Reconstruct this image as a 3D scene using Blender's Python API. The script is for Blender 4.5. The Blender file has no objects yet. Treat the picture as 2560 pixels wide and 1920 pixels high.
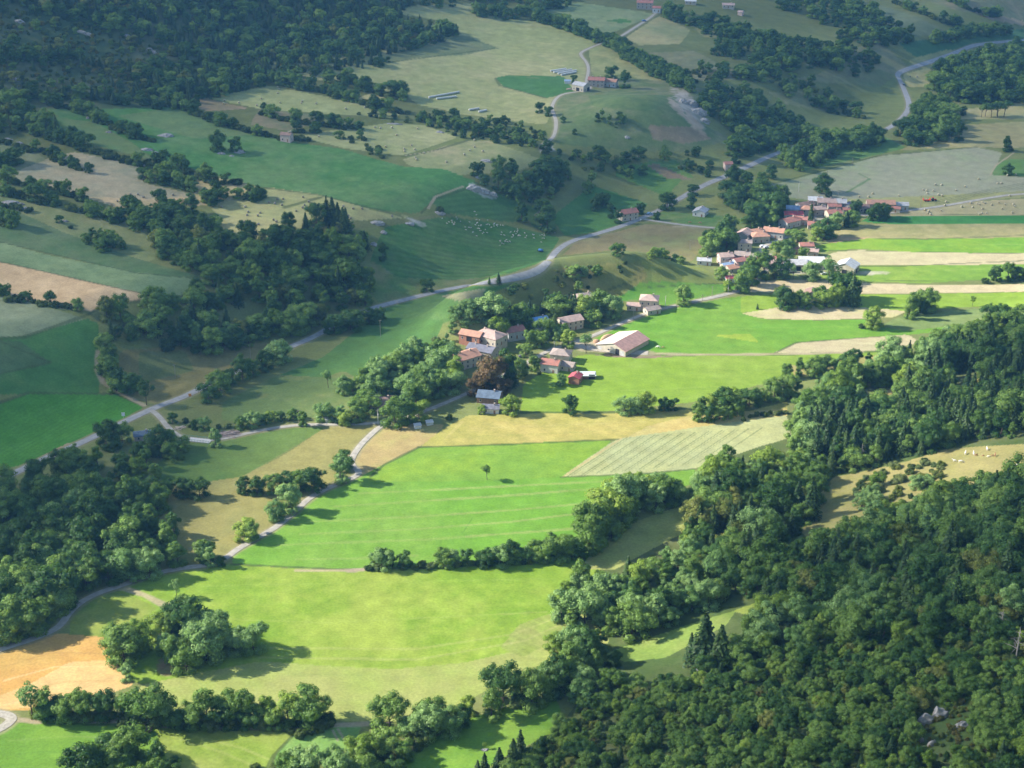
import bpy, math, random
import numpy as np
from mathutils import Vector, Matrix
R = math.radians
random.seed(7); RNG = np.random.default_rng(11)
SC = bpy.context.scene
COL = SC.collection

# ------------------------------------------------------------------ camera
F, CX, CY = 3404.0, 1106.0, 829.5          # plan-sheet units, 2212 x 1659
CAMH, PITCH = 350.0, R(24)
cam = bpy.data.cameras.new('camera'); camo = bpy.data.objects.new('camera', cam); COL.objects.link(camo)
camo.location = (0, 0, CAMH); camo.rotation_euler = (R(90) - PITCH, 0, 0)
cam.sensor_width = 36; cam.lens = 36 * F / 2212; cam.clip_start = 1; cam.clip_end = 9000
SC.camera = camo
# ------------------------------------------------------------------ light
SUN_EL, SUN_AZ = R(31), R(-81)             # azimuth clockwise from +Y
SV = np.array([math.sin(SUN_AZ) * math.cos(SUN_EL), math.cos(SUN_AZ) * math.cos(SUN_EL), math.sin(SUN_EL)])
world = bpy.data.worlds.new('World'); SC.world = world; world.use_nodes = True
wn = world.node_tree; bg = wn.nodes['Background']
sky = wn.nodes.new('ShaderNodeTexSky'); sky.sky_type = 'NISHITA'; sky.sun_disc = False
sky.sun_elevation = SUN_EL; sky.sun_rotation = SUN_AZ; sky.altitude = 900
wn.links.new(sky.outputs[0], bg.inputs[0]); bg.inputs[1].default_value = 0.15
sl = bpy.data.lights.new('sun', 'SUN'); sl.energy = 5.0; sl.angle = R(0.5); sl.color = (1, 0.94, 0.84)
so = bpy.data.objects.new('sun', sl); COL.objects.link(so); so.location = (-800, 100, 900)
so.rotation_euler = Vector(SV).to_track_quat('Z', 'Y').to_euler()
SC.view_settings.view_transform = 'Standard'; SC.view_settings.look = 'None'
SC.view_settings.gamma = 1; SC.view_settings.exposure = 1.3
SC.render.engine = 'CYCLES'
cy = SC.cycles; cy.use_denoising = True; cy.max_bounces = 5; cy.diffuse_bounces = 3; cy.glossy_bounces = 1
cy.transmission_bounces = 3; cy.transparent_max_bounces = 12; cy.volume_bounces = 0
cy.volume_step_rate = 5; cy.use_adaptive_sampling = True; cy.adaptive_threshold = 0.02

# ------------------------------------------------------------------ helpers
def hashn(ix, iy, seed):
    h = (ix.astype(np.int64) * 374761393 + iy.astype(np.int64) * 668265263 + seed * 974634777) & 0x7fffffff
    h = ((h ^ (h >> 13)) * 1274126177) & 0x7fffffff
    return ((h ^ (h >> 16)) & 0xffff) / 65535.0
def vnoise(x, y, s, seed=0):
    x = x / s; y = y / s; ix = np.floor(x); iy = np.floor(y); fx = x - ix; fy = y - iy
    fx = fx * fx * (3 - 2 * fx); fy = fy * fy * (3 - 2 * fy)
    a = hashn(ix, iy, seed); b = hashn(ix + 1, iy, seed); c = hashn(ix, iy + 1, seed); d = hashn(ix + 1, iy + 1, seed)
    return (a * (1 - fx) + b * fx) * (1 - fy) + (c * (1 - fx) + d * fx) * fy
def fbm(x, y, s, seed=0, o=3):
    t = 0; w = 0.5; n = 0
    for k in range(o):
        t = t + w * vnoise(x, y, s / 2 ** k, seed + k * 7); n += w; w *= 0.55
    return t / n
def sstep(a, b, x):
    t = np.clip((x - a) / (b - a), 0, 1); return t * t * (3 - 2 * t)
def softp(x, k=20.0):
    return np.where(x > 6 * k, x, k * np.log1p(np.exp(np.clip(x, -300, 6 * k) / k)))
def pldist(x, y, pts):
    d = np.full(np.shape(x), 1e9)
    for (ax, ay), (bx, by) in zip(pts[:-1], pts[1:]):
        vx, vy = bx - ax, by - ay; L = vx * vx + vy * vy + 1e-9
        t = np.clip(((x - ax) * vx + (y - ay) * vy) / L, 0, 1)
        d = np.minimum(d, np.hypot(x - ax - t * vx, y - ay - t * vy))
    return d
def plane_pt(u, v, z):
    a, b = (u - CX) / F, (CY - v) / F
    dy = math.cos(PITCH) + b * math.sin(PITCH); dz = -math.sin(PITCH) + b * math.cos(PITCH)
    t = (z - CAMH) / dz; return (a * t, dy * t)
RIDGE = [plane_pt(u, v, z) for u, v, z in ((1000, 668, 10), (1100, 610, 14), (1200, 575, 16), (1290, 566, 16), (1335, 550, 20), (1400, 556, 17), (1480, 572, 12), (1560, 606, 5))]
KNOLL = plane_pt(1450, 240, 40)
def terr(x, y):
    x = np.asarray(x, float); y = np.asarray(y, float)
    e = (x + 240) * -0.776 + (y - 682) * 0.63          # distance uphill of the valley road
    e = e + 14 * (vnoise(x, y, 160, 3) - .5)
    m = sstep(-700, -60, x)                             # a little less bank far left
    z = (30 * sstep(12, 105, e)) + 0.10 * softp(e - 110, 25)
    me = e - 415 - 0.9 * softp(x + 60, 40)
    z = z + 0.30 * softp(me, 30)
    z = 330 - softp(330 - z, 25)
    d = x * 0.82 - (y - 470) * 0.57                     # distance up the near right-hand slope
    d = d + 18 * (vnoise(x, y, 120, 9) - .5)
    z = z + 0.36 * softp(d - 4, 10) * (1 - 0.25 * sstep(120, 260, d)) + 190 * sstep(222, 300, d)
    z = z + 21 * np.exp(-(pldist(x, y, RIDGE) / 20) ** 2) * (1 - .9 * sstep(RIDGE[-4][0] + 5, RIDGE[-1][0] + 8, x))
    kx, ky = KNOLL; p = (x - kx) * .78 - (y - ky) * .62; q = (x - kx) * .62 + (y - ky) * .78
    z = z + 20 * np.exp(-(p / 75) ** 2 - (q / 55) ** 2)
    z = z + 5 * (fbm(x, y, 210, 5, 2) - .5) * sstep(30, 160, e) * 3
    z = z + 1.6 * (fbm(x, y, 90, 6, 2) - .5)
    return z
GX0, GY0, GS = -1500.0, 150.0, 4.0
_gx = np.arange(GX0, 1500, GS); _gy = np.arange(GY0, 3900, GS); _A, _B = np.meshgrid(_gx, _gy, indexing='ij'); HG = terr(_A.ravel(), _B.ravel()).reshape(_A.shape); del _A, _B
def tfast(x, y):
    p = np.clip((x - GX0) / GS, 0, HG.shape[0] - 1.001); q = np.clip((y - GY0) / GS, 0, HG.shape[1] - 1.001); i = p.astype(int); j = q.astype(int); fx = p - i; fy = q - j
    return (HG[i, j] * (1 - fx) + HG[i + 1, j] * fx) * (1 - fy) + (HG[i, j + 1] * (1 - fx) + HG[i + 1, j + 1] * fx) * fy
TT = np.geomspace(230, 3900, 420)
def cast(u, v):
    """where the sight line of a plan point meets the terrain"""
    u = np.atleast_1d(np.asarray(u, float)); v = np.atleast_1d(np.asarray(v, float)); a = (u - CX) / F; b = (CY - v) / F
    dy = math.cos(PITCH) + b * math.sin(PITCH); dz = -math.sin(PITCH) + b * math.cos(PITCH)
    below = (CAMH + dz[:, None] * TT) < tfast(a[:, None] * TT, dy[:, None] * TT); k = np.where(below.any(1), below.argmax(1), len(TT) - 1); hi = TT[k]; lo = TT[np.maximum(k - 1, 0)]
    for _ in range(14):
        m = (lo + hi) / 2; bl = (CAMH + dz * m) < tfast(a * m, dy * m); hi = np.where(bl, m, hi); lo = np.where(bl, lo, m)
    return a * hi, dy * hi, hi
def proj(x, y, z):
    zz = z - CAMH; dep = y * math.cos(PITCH) - zz * math.sin(PITCH); up = y * math.sin(PITCH) + zz * math.cos(PITCH)
    dep = np.maximum(dep, 1.0); return CX + F * x / dep, CY - F * up / dep, dep
def inpoly(x, y, pts):
    m = np.zeros(x.shape, bool); n = len(pts)
    for i in range(n):
        x1, y1 = pts[i]; x2, y2 = pts[(i + 1) % n]
        if y1 == y2: continue
        c = ((y1 > y) != (y2 > y)) & (x < (x2 - x1) * (y - y1) / (y2 - y1) + x1); m ^= c
    return m
def wpoly(pts):
    a = np.array(pts, float); x, y, _ = cast(a[:, 0], a[:, 1]); return list(zip(x.tolist(), y.tolist()))
def densify(pts, step):
    out = []
    for (ax, ay), (bx, by) in zip(pts[:-1], pts[1:]):
        n = max(1, int(math.hypot(bx - ax, by - ay) / step))
        for k in range(n): out.append((ax + (bx - ax) * k / n, ay + (by - ay) * k / n))
    out.append(pts[-1]); return out
def smooth(pts, it=2):
    for _ in range(it):
        q = [pts[0]]
        for a, b in zip(pts[:-1], pts[1:]):
            q += [(a[0] * .75 + b[0] * .25, a[1] * .75 + b[1] * .25), (a[0] * .25 + b[0] * .75, a[1] * .25 + b[1] * .75)]
        q.append(pts[-1]); pts = q
    return pts
def mesh_np(name, V, faces4=None, faces3=None, mats=(), midx=None, smooth_=False):
    me = bpy.data.meshes.new(name); V = np.asarray(V, np.float32)
    nf4 = 0 if faces4 is None else len(faces4); nf3 = 0 if faces3 is None else len(faces3)
    loops = []; starts = []; 
    if nf4: loops.append(np.asarray(faces4, np.int32).ravel()); starts.append(np.arange(nf4) * 4)
    if nf3: loops.append(np.asarray(faces3, np.int32).ravel()); starts.append(nf4 * 4 + np.arange(nf3) * 3)
    L = np.concatenate(loops); S = np.concatenate(starts).astype(np.int32)
    me.vertices.add(len(V)); me.vertices.foreach_set('co', V.ravel())
    me.loops.add(len(L)); me.loops.foreach_set('vertex_index', L)
    me.polygons.add(nf4 + nf3); me.polygons.foreach_set('loop_start', S)
    for m in mats: me.materials.append(m)
    if midx is not None: me.polygons.foreach_set('material_index', np.asarray(midx, np.int32))
    me.polygons.foreach_set('use_smooth', np.full(nf4 + nf3, smooth_, bool))
    me.update(calc_edges=True); me.validate(); return me
def link(name, data, parent=None, loc=(0, 0, 0), rz=0.0, scale=None):
    o = bpy.data.objects.new(name, data); COL.objects.link(o)
    o.location = loc; o.rotation_euler = (0, 0, rz)
    if scale: o.scale = scale
    if parent: o.parent = parent
    return o
def tag(o, label=None, cat=None, group=None, kind=None):
    if label: o['label'] = label
    if cat: o['category'] = cat
    if group: o['group'] = group
    if kind: o['kind'] = kind
    return o
class MB:
    def __init__(s): s.v = []; s.f = []; s.m = []
    def face(s, pts, mi=0):
        n = len(s.v); s.v += [tuple(p) for p in pts]; s.f.append(tuple(range(n, n + len(pts)))); s.m.append(mi)
    def box(s, x0, y0, z0, x1, y1, z1, mi=0, M=None):
        c = [(x0, y0, z0), (x1, y0, z0), (x1, y1, z0), (x0, y1, z0), (x0, y0, z1), (x1, y0, z1), (x1, y1, z1), (x0, y1, z1)]
        if M is not None: c = [tuple(M @ Vector(p)) for p in c]
        n = len(s.v); s.v += c
        for q in ((0, 3, 2, 1), (4, 5, 6, 7), (0, 1, 5, 4), (1, 2, 6, 5), (2, 3, 7, 6), (3, 0, 4, 7)):
            s.f.append(tuple(n + i for i in q)); s.m.append(mi)
    def tube(s, path, radii, seg=8, mi=0, cap=True):
        rings = []; P = [Vector(p) for p in path]
        for i, p in enumerate(P):
            d = (P[min(i + 1, len(P) - 1)] - P[max(i - 1, 0)]).normalized()
            a = d.cross(Vector((0, 0, 1))) if abs(d.z) < .9 else d.cross(Vector((1, 0, 0))); a.normalize(); b = d.cross(a)
            n = len(s.v); rings.append(n)
            for k in range(seg):
                t = 2 * math.pi * k / seg; s.v.append(tuple(p + (a * math.cos(t) + b * math.sin(t)) * radii[i]))
        for r0, r1 in zip(rings[:-1], rings[1:]):
            for k in range(seg): s.f.append((r0 + k, r0 + (k + 1) % seg, r1 + (k + 1) % seg, r1 + k)); s.m.append(mi)
        if cap:
            s.f.append(tuple(rings[0] + k for k in range(seg))); s.m.append(mi)
            s.f.append(tuple(rings[-1] + k for k in reversed(range(seg)))); s.m.append(mi)
    def mesh(s, name, *mats, smooth_=False):
        me = bpy.data.meshes.new(name); me.from_pydata(s.v, [], s.f)
        for m in mats: me.materials.append(m)
        me.polygons.foreach_set('material_index', s.m)
        me.polygons.foreach_set('use_smooth', [smooth_] * len(s.f)); me.update(); return me
# ------------------------------------------------------------------ materials
def nt(name):
    m = bpy.data.materials.new(name); m.use_nodes = True; t = m.node_tree; b = t.nodes['Principled BSDF']
    b.inputs['Roughness'].default_value = .9; b.inputs['Specular IOR Level'].default_value = .15
    return m, t, b
def N(t, typ, **kw):
    n = t.nodes.new(typ)
    for k, v in kw.items():
        if k.startswith('i_'): n.inputs[k[2:]].default_value = v
        else: setattr(n, k, v)
    return n
def mixc(t, fac, a, b, typ='MIX'):
    n = t.nodes.new('ShaderNodeMix'); n.data_type = 'RGBA'; n.blend_type = typ
    for s, v in ((0, fac), (6, a), (7, b)):
        if hasattr(v, 'links'): t.links.new(v, n.inputs[s])
        else: n.inputs[s].default_value = v if s == 0 or len(v) == 4 else (*v, 1)
    return n.outputs[2]
def matte(name, c, var=.18, scale=1.2, rough=.9, bump=0.0, c2=None, spec=.15):
    m, t, b = nt(name); co = N(t, 'ShaderNodeTexCoord').outputs['Object']
    no = N(t, 'ShaderNodeTexNoise'); no.inputs['Scale'].default_value = scale; no.inputs['Detail'].default_value = 4
    t.links.new(co, no.inputs['Vector'])
    mr = N(t, 'ShaderNodeMapRange'); mr.inputs['From Min'].default_value = .3; mr.inputs['From Max'].default_value = .7
    t.links.new(no.outputs['Fac'], mr.inputs[0])
    c2 = c2 or tuple(x * (1 - 2 * var) for x in c)
    c1 = tuple(min(1, x * (1 + var)) for x in c)
    t.links.new(mixc(t, mr.outputs[0], c2, c1), b.inputs['Base Color'])
    b.inputs['Roughness'].default_value = rough; b.inputs['Specular IOR Level'].default_value = spec
    if bump:
        bp = N(t, 'ShaderNodeBump'); bp.inputs['Strength'].default_value = bump; bp.inputs['Distance'].default_value = .2
        t.links.new(no.outputs['Fac'], bp.inputs['Height']); t.links.new(bp.outputs[0], b.inputs['Normal'])
    return m
# ------------------------------------------------------------------ ground sheet
BRI = (.125, .265, .030); LIME = (.185, .285, .032); MOWN = (.27, .29, .11); STRAW = (.44, .37, .22); GOLD = (.47, .27, .08)
WHEAT = (.34, .345, .15); ROUGH = (.15, .18, .055); DRY = (.28, .235, .09); DKG = (.06, .155, .03); TAN = (.34, .26, .11)
ROADS = {}
def road(key, pts, w): ROADS[key] = (smooth(pts, 2), w)
road('main', [(-90, 1080), (40, 1018), (110, 985), (180, 955), (255, 918), (335, 880), (400, 857), (470, 820), (560, 783), (620, 752), (680, 728), (750, 685), (820, 661), (890, 644), (960, 626), (1040, 612), (1100, 603), (1160, 588), (1187, 562), (1203, 540), (1235, 520), (1290, 505), (1340, 490), (1385, 472), (1430, 452), (1470, 428), (1520, 400), (1570, 380), (1610, 362), (1650, 343), (1700, 322), (1760, 308), (1830, 298), (1905, 285), (1935, 268), (1958, 245), (1965, 228), (1958, 205), (1945, 175), (1936, 160), (1960, 149), (2015, 132), (2070, 112), (2100, 98), (2150, 92), (2212, 86), (2720, 60)], 4.8)
road('lane', [(-60, 1432), (0, 1403), (60, 1385), (105, 1368), (133, 1350), (148, 1325), (175, 1300), (215, 1280), (260, 1266), (330, 1240), (400, 1226), (450, 1222), (490, 1205), (510, 1188), (560, 1160), (600, 1137), (640, 1103), (665, 1078), (700, 1058), (740, 1042), (772, 1028), (776, 1018), (762, 1008), (757, 995), (775, 965), (800, 940), (820, 922), (845, 912)], 3.3)
road('side', [(845, 912), (760, 917), (690, 917), (640, 918), (560, 930), (490, 947), (440, 952), (395, 947), (368, 930), (340, 895), (322, 884)], 2.9)
road('hamlet', [(845, 912), (870, 905), (940, 880), (1010, 850), (1080, 815), (1155, 775), (1190, 754), (1232, 744), (1290, 722), (1330, 703), (1370, 687), (1400, 675), (1440, 665), (1480, 655), (1540, 643), (1600, 628), (1622, 615), (1645, 598), (1660, 580), (1640, 545), (1650, 530), (1700, 512)], 3.1)
road('barn', [(1232, 745), (1290, 755), (1340, 760), (1400, 763)], 6)
road('hill', [(1420, 25), (1400, 42), (1370, 60), (1340, 80), (1310, 90), (1275, 103), (1253, 114), (1256, 122), (1268, 135), (1272, 150), (1269, 166), (1266, 180), (1280, 192), (1250, 198), (1215, 203), (1200, 213), (1191, 232), (1196, 248), (1202, 262), (1200, 285), (1193, 300), (1172, 313)], 2.8)
road('upper', [(1830, 455), (1865, 467), (1915, 461), (1960, 455), (2040, 445), (2110, 432), (2212, 416), (2720, 400)], 3.6)
road('link', [(1392, 474), (1450, 483), (1500, 489), (1560, 494)], 3.0)
road('bottom', [(-40, 1590), (0, 1575), (22, 1560), (26, 1550), (8, 1542), (-40, 1538)], 4.0)
ROADW = {}
for k, (pts, w) in ROADS.items():
    dp = densify(pts, 6); a = np.array(dp); x, y, _ = cast(a[:, 0], a[:, 1]); ROADW[k] = (np.stack([x, y], 1), w)

# rows and columns of the one sheet: fine where the picture looks, coarse to the horizon
ys = [0.0]
def rows():
    y = 372.0; out = []
    while y < 2050: out.append(y); y += 0.85 * (0.30 + (y * y + 122500) / (F * .46 * CAMH) * .9)
    return out
fine = rows()
ysr = np.concatenate([[-2500, -1200, -600, -300, -150], np.arange(-60, 372, 12), fine, 2050 + np.array([20, 60, 120, 220, 400, 700, 1100, 1700, 2600])])
ss = np.linspace(-1.07, 1.07, 1121); outer = np.concatenate([np.linspace(1.075, 1.6, 90), np.array([1.65, 1.75, 1.9, 2.2, 3, 4])])
ss = np.concatenate([-outer[::-1], ss, outer])
wid = np.where(ysr < 372, 190.0, np.hypot(np.maximum(ysr, 372), 330) * 0.345)
X = ss[None, :] * wid[:, None]; Y = np.repeat(ysr[:, None], len(ss), 1)
X = X.ravel(); Y = Y.ravel(); Z = terr(X, Y)
nr, nc = len(ysr), len(ss); ZMIN = float(Z.min()) - 1
U, V_, DEP = proj(X, Y, Z)
vis = (Y > 340) & (Y < 3000) & (U > -620) & (U < 2850)
n1 = fbm(X, Y, 60, 21, 4); n2 = fbm(X, Y, 14, 31, 3); n3 = fbm(X, Y, 4, 41, 2)
UJ = U + (n3 - .5) * 2.2; VJ = V_ + (n2 - .5) * 1.5
C = np.empty((len(X), 3)); base = np.array(ROUGH); C[:] = base
C *= (0.75 + .5 * n1)[:, None]; C = C * (1 - .4 * n2[:, None] ** 2) + .4 * n2[:, None] ** 2 * np.array((.24, .21, .09))
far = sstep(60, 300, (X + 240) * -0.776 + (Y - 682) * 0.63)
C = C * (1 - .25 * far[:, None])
def _x(): pass
def rnd(pts, r=.10):
    q = []; n = len(pts)
    for i in range(n):
        a, b, c = pts[i - 1], pts[i], pts[(i + 1) % n]
        q += [(b[0] * (1 - r) + a[0] * r, b[1] * (1 - r) + a[1] * r), b if False else (b[0] * (1 - r / 2) + (a[0] + c[0]) * r / 4, b[1] * (1 - r / 2) + (a[1] + c[1]) * r / 4), (b[0] * (1 - r) + c[0] * r, b[1] * (1 - r) + c[1] * r)]
    return q
def fp(pts, c1, c2=None, amt=.5, s=1.0, amp=.16, stripes=None, rowdir=None):
    pts = rnd(pts)
    p = np.array(pts, float); b = vis & (UJ > p[:, 0].min()) & (UJ < p[:, 0].max()) & (VJ > p[:, 1].min()) & (VJ < p[:, 1].max())
    idx = np.nonzero(b)[0]; idx = idx[inpoly(UJ[idx], VJ[idx], pts)]
    if not len(idx): return idx
    c2 = np.array(c2 if c2 is not None else [min(1, c * k) for c, k in zip(c1, (1.35, 1.12, 1.25))])
    f = sstep(.35, .75, .5 * n1[idx] + .35 * n2[idx] + .15 * n3[idx] + (amt - .5) * .5)[:, None]
    c = np.array(c1) * (1 - f) + c2 * f
    c = c * (1 + amp * (n3[idx] - .5) + amp * (n2[idx] - .5))[:, None]
    if stripes:
        ang, per, st = stripes; q = X[idx] * math.cos(ang) + Y[idx] * math.sin(ang) + 3 * (n1[idx] - .5)
        w = (.5 + .5 * np.sin(q * 2 * math.pi / per)) * (.4 + n2[idx]); c = c * (1 - st * w)[:, None]
    C[idx] = c; return idx
def fl(pts, w, col, mix=.9, brk=.0):
    """mark worn along a line on the ground"""
    dp = densify(pts, 12); a = np.array(dp); wx, wy, _ = cast(a[:, 0], a[:, 1]); m = 12
    b = vis & (U > a[:, 0].min() - 25) & (U < a[:, 0].max() + 25) & (V_ > a[:, 1].min() - m) & (V_ < a[:, 1].max() + m)
    idx = np.nonzero(b)[0]
    if not len(idx): return
    d = pldist(X[idx], Y[idx], list(zip(wx, wy))) + (n2[idx] - .5) * w * .7
    f = (1 - sstep(w * .35, w * .75, d)) * mix * (1 - brk * (n1[idx] > .5)) ; C[idx] = C[idx] * (1 - f[:, None]) + np.array(col) * f[:, None]
# --- far hillsides
fp([(-560, -25), (890, -25), (890, 22), (860, 45), (760, 88), (560, 185), (470, 215), (360, 236), (-560, 228)], (.065, .10, .04), (.12, .13, .06))
fp(RWD := [(1230, 1290), (1500, 1050), (1720, 880), (2160, 720), (2720, 690), (2720, 1800), (1040, 1800), (1260, 1500)], (.07, .11, .03), (.12, .13, .05))
fp([(540, 130), (700, 140), (760, 100), (1000, 75), (960, 45), (830, 25), (860, 12), (1010, 8), (1080, 40), (1150, 45), (1310, 82), (1258, 110), (1272, 170), (1262, 185), (1200, 212), (1180, 270), (1000, 247), (900, 225), (850, 180), (690, 175)], MOWN, (.33, .31, .14), stripes=(1.4, 9, .06))
fp([(800, 133), (900, 100), (1000, 75), (1075, 103), (1010, 118), (900, 125), (830, 140)], (.13, .17, .07))
fp([(1070, 168), (1100, 162), (1220, 165), (1240, 200), (1180, 212), (1090, 188)], DKG, (.07, .16, .05))
fp([(1150, 15), (1250, 5), (1420, 30), (1300, 80), (1220, 55), (1160, 30)], (.17, .22, .09)); fp([(1310, 45), (1345, 40), (1370, 48), (1340, 50)], DKG)
fp([(1350, 82), (1424, 33), (1492, 65), (1470, 95), (1380, 98)], (.36, .31, .14), (.2, .22, .09)); fp([(1270, 100), (1330, 90), (1360, 130), (1500, 180), (1420, 185), (1350, 160), (1280, 165)], (.22, .25, .09))
fp([(1360, 115), (1500, 110), (1560, 140), (1640, 170), (1500, 175), (1420, 150)], (.17, .18, .08)); fp([(1500, 60), (1560, 70), (1580, 85), (1520, 80)], (.2, .22, .08))
fp([(1190, 215), (1330, 165), (1480, 180), (1560, 200), (1500, 260), (1580, 300), (1480, 330), (1300, 320), (1200, 310)], (.11, .16, .055), (.2, .19, .1), amt=.4)
fp([(1270, 205), (1480, 205), (1400, 240), (1280, 230)], (.085, .145, .05), (.13, .17, .06))
fp([(1400, 270), (1500, 275), (1540, 300), (1480, 310), (1410, 300)], (.2, .17, .1)); fp([(1390, 350), (1460, 345), (1500, 385), (1420, 400)], (.09, .18, .045))
fp([(1330, 355), (1400, 355), (1470, 390), (1440, 425), (1330, 380)], (.09, .19, .04)); fp([(1395, 355), (1420, 355), (1500, 390), (1440, 385)], (.17, .15, .08))
fp([(1660, 200), (1720, 195), (1850, 240), (1800, 245), (1700, 225)], (.2, .22, .09)); fp([(1700, 170), (1760, 165), (1850, 110), (1960, 140), (1900, 190), (1800, 180)], (.2, .2, .09), (.13, .17, .06))
fp([(1800, 115), (1900, 90), (1960, 140), (1930, 160), (1860, 140)], (.19, .2, .09))
fp([(1940, 92), (2100, 75), (2212, 62), (2212, 84), (2100, 96), (1990, 130), (1960, 110)], (.06, .14, .05)); fp([(2000, 0), (2720, 0), (2720, 70), (2150, 40), (2060, 20)], (.15, .17, .08), (.25, .2, .11))
fp([(2100, 20), (2212, 45), (2212, 56), (2130, 40)], (.3, .24, .14)); fp([(1950, 160), (2010, 145), (2010, 188), (1960, 188)], (.3, .3, .11)); fp([(2020, 185), (2080, 190), (2110, 205), (2040, 200)], (.28, .29, .11))
fp([(1960, 130), (2040, 108), (2110, 105), (2110, 120), (2060, 125), (2000, 150)], (.26, .27, .1))
fp([(1820, 20), (1900, 10), (1990, 40), (2060, 75), (1960, 80), (1880, 60)], (.14, .17, .08))
fp([(1680, 330), (1900, 290), (1960, 320), (1720, 372)], (.1, .19, .05))
fp([(450, 212), (580, 185), (660, 200), (740, 215), (870, 243), (850, 255), (560, 235)], MOWN, (.33, .33, .14)); fp([(350, 200), (420, 205), (540, 235), (450, 240), (380, 220)], (.22, .18, .09))
fp([(560, 235), (700, 250), (640, 285), (540, 270)], (.12, .17, .07), (.22, .18, .1)); fp([(740, 225), (830, 190), (870, 210), (800, 215)], MOWN)
fp([(650, 295), (700, 283), (850, 265), (915, 270), (990, 297), (870, 336), (740, 320)], MOWN, (.34, .33, .15), stripes=(1.2, 8, .07)); fp([(870, 345), (1000, 303), (1060, 305), (1190, 350), (1100, 372), (960, 380), (880, 356)], (.23, .25, .1), (.33, .28, .15))
fp([(95, 235), (250, 235), (390, 230), (440, 262), (560, 292), (640, 308), (740, 322), (870, 360), (960, 365), (1035, 395), (940, 430), (900, 462), (800, 452), (690, 420), (560, 403), (400, 360), (330, 338), (250, 300), (180, 280)], (.07, .18, .045), (.12, .2, .065), amp=.2)
fp([(380, 232), (460, 255), (560, 290), (420, 300), (250, 250)], (.12, .19, .065), (.15, .2, .07))
fp([(100, 250), (200, 262), (290, 310), (330, 345), (210, 315), (130, 280)], (.14, .19, .065), (.08, .17, .05))
fp([(920, 425), (1010, 400), (1090, 420), (1180, 470), (1100, 480), (960, 460)], (.075, .165, .045), (.11, .18, .06), stripes=(2.2, 5, .22))
fp([(830, 490), (960, 468), (1060, 480), (1210, 512), (1180, 562), (1090, 595), (900, 622), (820, 600), (800, 560)], (.07, .17, .04), (.12, .19, .06), stripes=(1.75, 5, .2))
fp([(800, 560), (860, 600), (1000, 605), (1100, 590), (1040, 612), (880, 640), (820, 655), (790, 620)], (.1, .19, .045), (.2, .18, .08))
fp([(1190, 470), (1280, 400), (1400, 440), (1370, 475), (1300, 500), (1220, 510)], (.075, .175, .04), (.1, .19, .05)); fp([(1120, 440), (1200, 455), (1200, 500), (1150, 490)], (.085, .16, .045))
fp([(1215, 552), (1240, 525), (1300, 508), (1400, 483), (1530, 492), (1520, 530), (1495, 565), (1390, 545), (1330, 540)], (.23, .19, .085), (.2, .21, .075))
fp([(1400, 478), (1425, 455), (1500, 462), (1660, 470), (1640, 492), (1560, 493)], (.1, .2, .045), (.2, .21, .07)); fp([(1425, 430), (1500, 405), (1560, 430), (1600, 470), (1450, 455)], (.16, .2, .055))
fp([(820, 662), (1060, 610), (1150, 600), (1040, 640), (1000, 680), (960, 700), (850, 710), (790, 690)], (.065, .155, .035), (.1, .17, .05)); fp([(950, 640), (1050, 622), (1040, 645), (1010, 655)], (.2, .22, .11))
fp([(800, 690), (960, 690), (940, 740), (880, 790), (800, 830), (740, 800), (600, 860), (560, 830), (700, 770)], (.09, .17, .04), (.075, .16, .04))
fp([(480, 870), (600, 810), (800, 820), (800, 880), (700, 900), (480, 910)], (.12, .17, .05), (.28, .24, .09), amt=.35)
# --- left hillside
fp([(400, 495), (480, 478), (450, 442), (580, 404), (690, 420), (800, 452), (885, 468), (850, 480), (742, 478), (640, 512), (540, 520), (410, 505)], (.36, .33, .14), (.28, .29, .11), stripes=(1.3, 7, .08))
fp([(400, 370), (520, 395), (570, 408), (470, 440), (430, 445)], (.36, .32, .14)); fp([(30, 372), (100, 343), (160, 328), (220, 340), (300, 355), (310, 395), (420, 420), (440, 445), (320, 440), (170, 430), (40, 392)], (.25, .25, .15), (.36, .29, .17))
fp([(0, 300), (80, 330), (100, 345), (30, 372), (0, 400)], (.15, .18, .08)); fp([(180, 425), (300, 430), (420, 425), (400, 445), (260, 450)], (.36, .31, .15))
fp([(-560, 380), (0, 400), (100, 440), (220, 455), (330, 500), (335, 560), (300, 572), (150, 512), (0, 445), (-560, 400)], (.16, .2, .07), (.22, .22, .09)); fp([(-560, 400), (0, 440), (150, 507), (300, 560), (440, 600), (300, 592), (0, 523), (-560, 480)], (.09, .155, .055), (.13, .16, .07))
fp([(-560, 480), (0, 523), (100, 550), (300, 590), (452, 602), (410, 638), (345, 642), (120, 592), (0, 565), (-560, 520)], (.16, .225, .095), (.2, .25, .11))
fp([(-560, 525), (0, 565), (120, 592), (345, 642), (220, 662), (200, 674), (110, 662), (20, 635), (-560, 590)], (.5, .335, .17), (.56, .39, .21), amp=.1)
fp([(-560, 600), (0, 640), (60, 652), (187, 688), (50, 728), (-560, 732)], (.19, .225, .115), (.24, .26, .14)); fp([(-560, 732), (50, 728), (187, 688), (213, 700), (215, 860), (60, 850), (-560, 875)], (.06, .155, .035), (.1, .17, .045)); fp([(-560, 735), (40, 735), (108, 782), (0, 808), (-560, 815)], (.07, .125, .045))
fp([(-560, 875), (0, 872), (60, 850), (250, 853), (312, 880), (250, 912), (140, 962), (30, 1010), (-560, 1080)], (.06, .195, .022), (.075, .21, .028), amp=.12, stripes=(-.5, 2.6, .1))
fp([(90, 985), (150, 955), (155, 960), (100, 985)], (.3, .22, .12))
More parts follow.
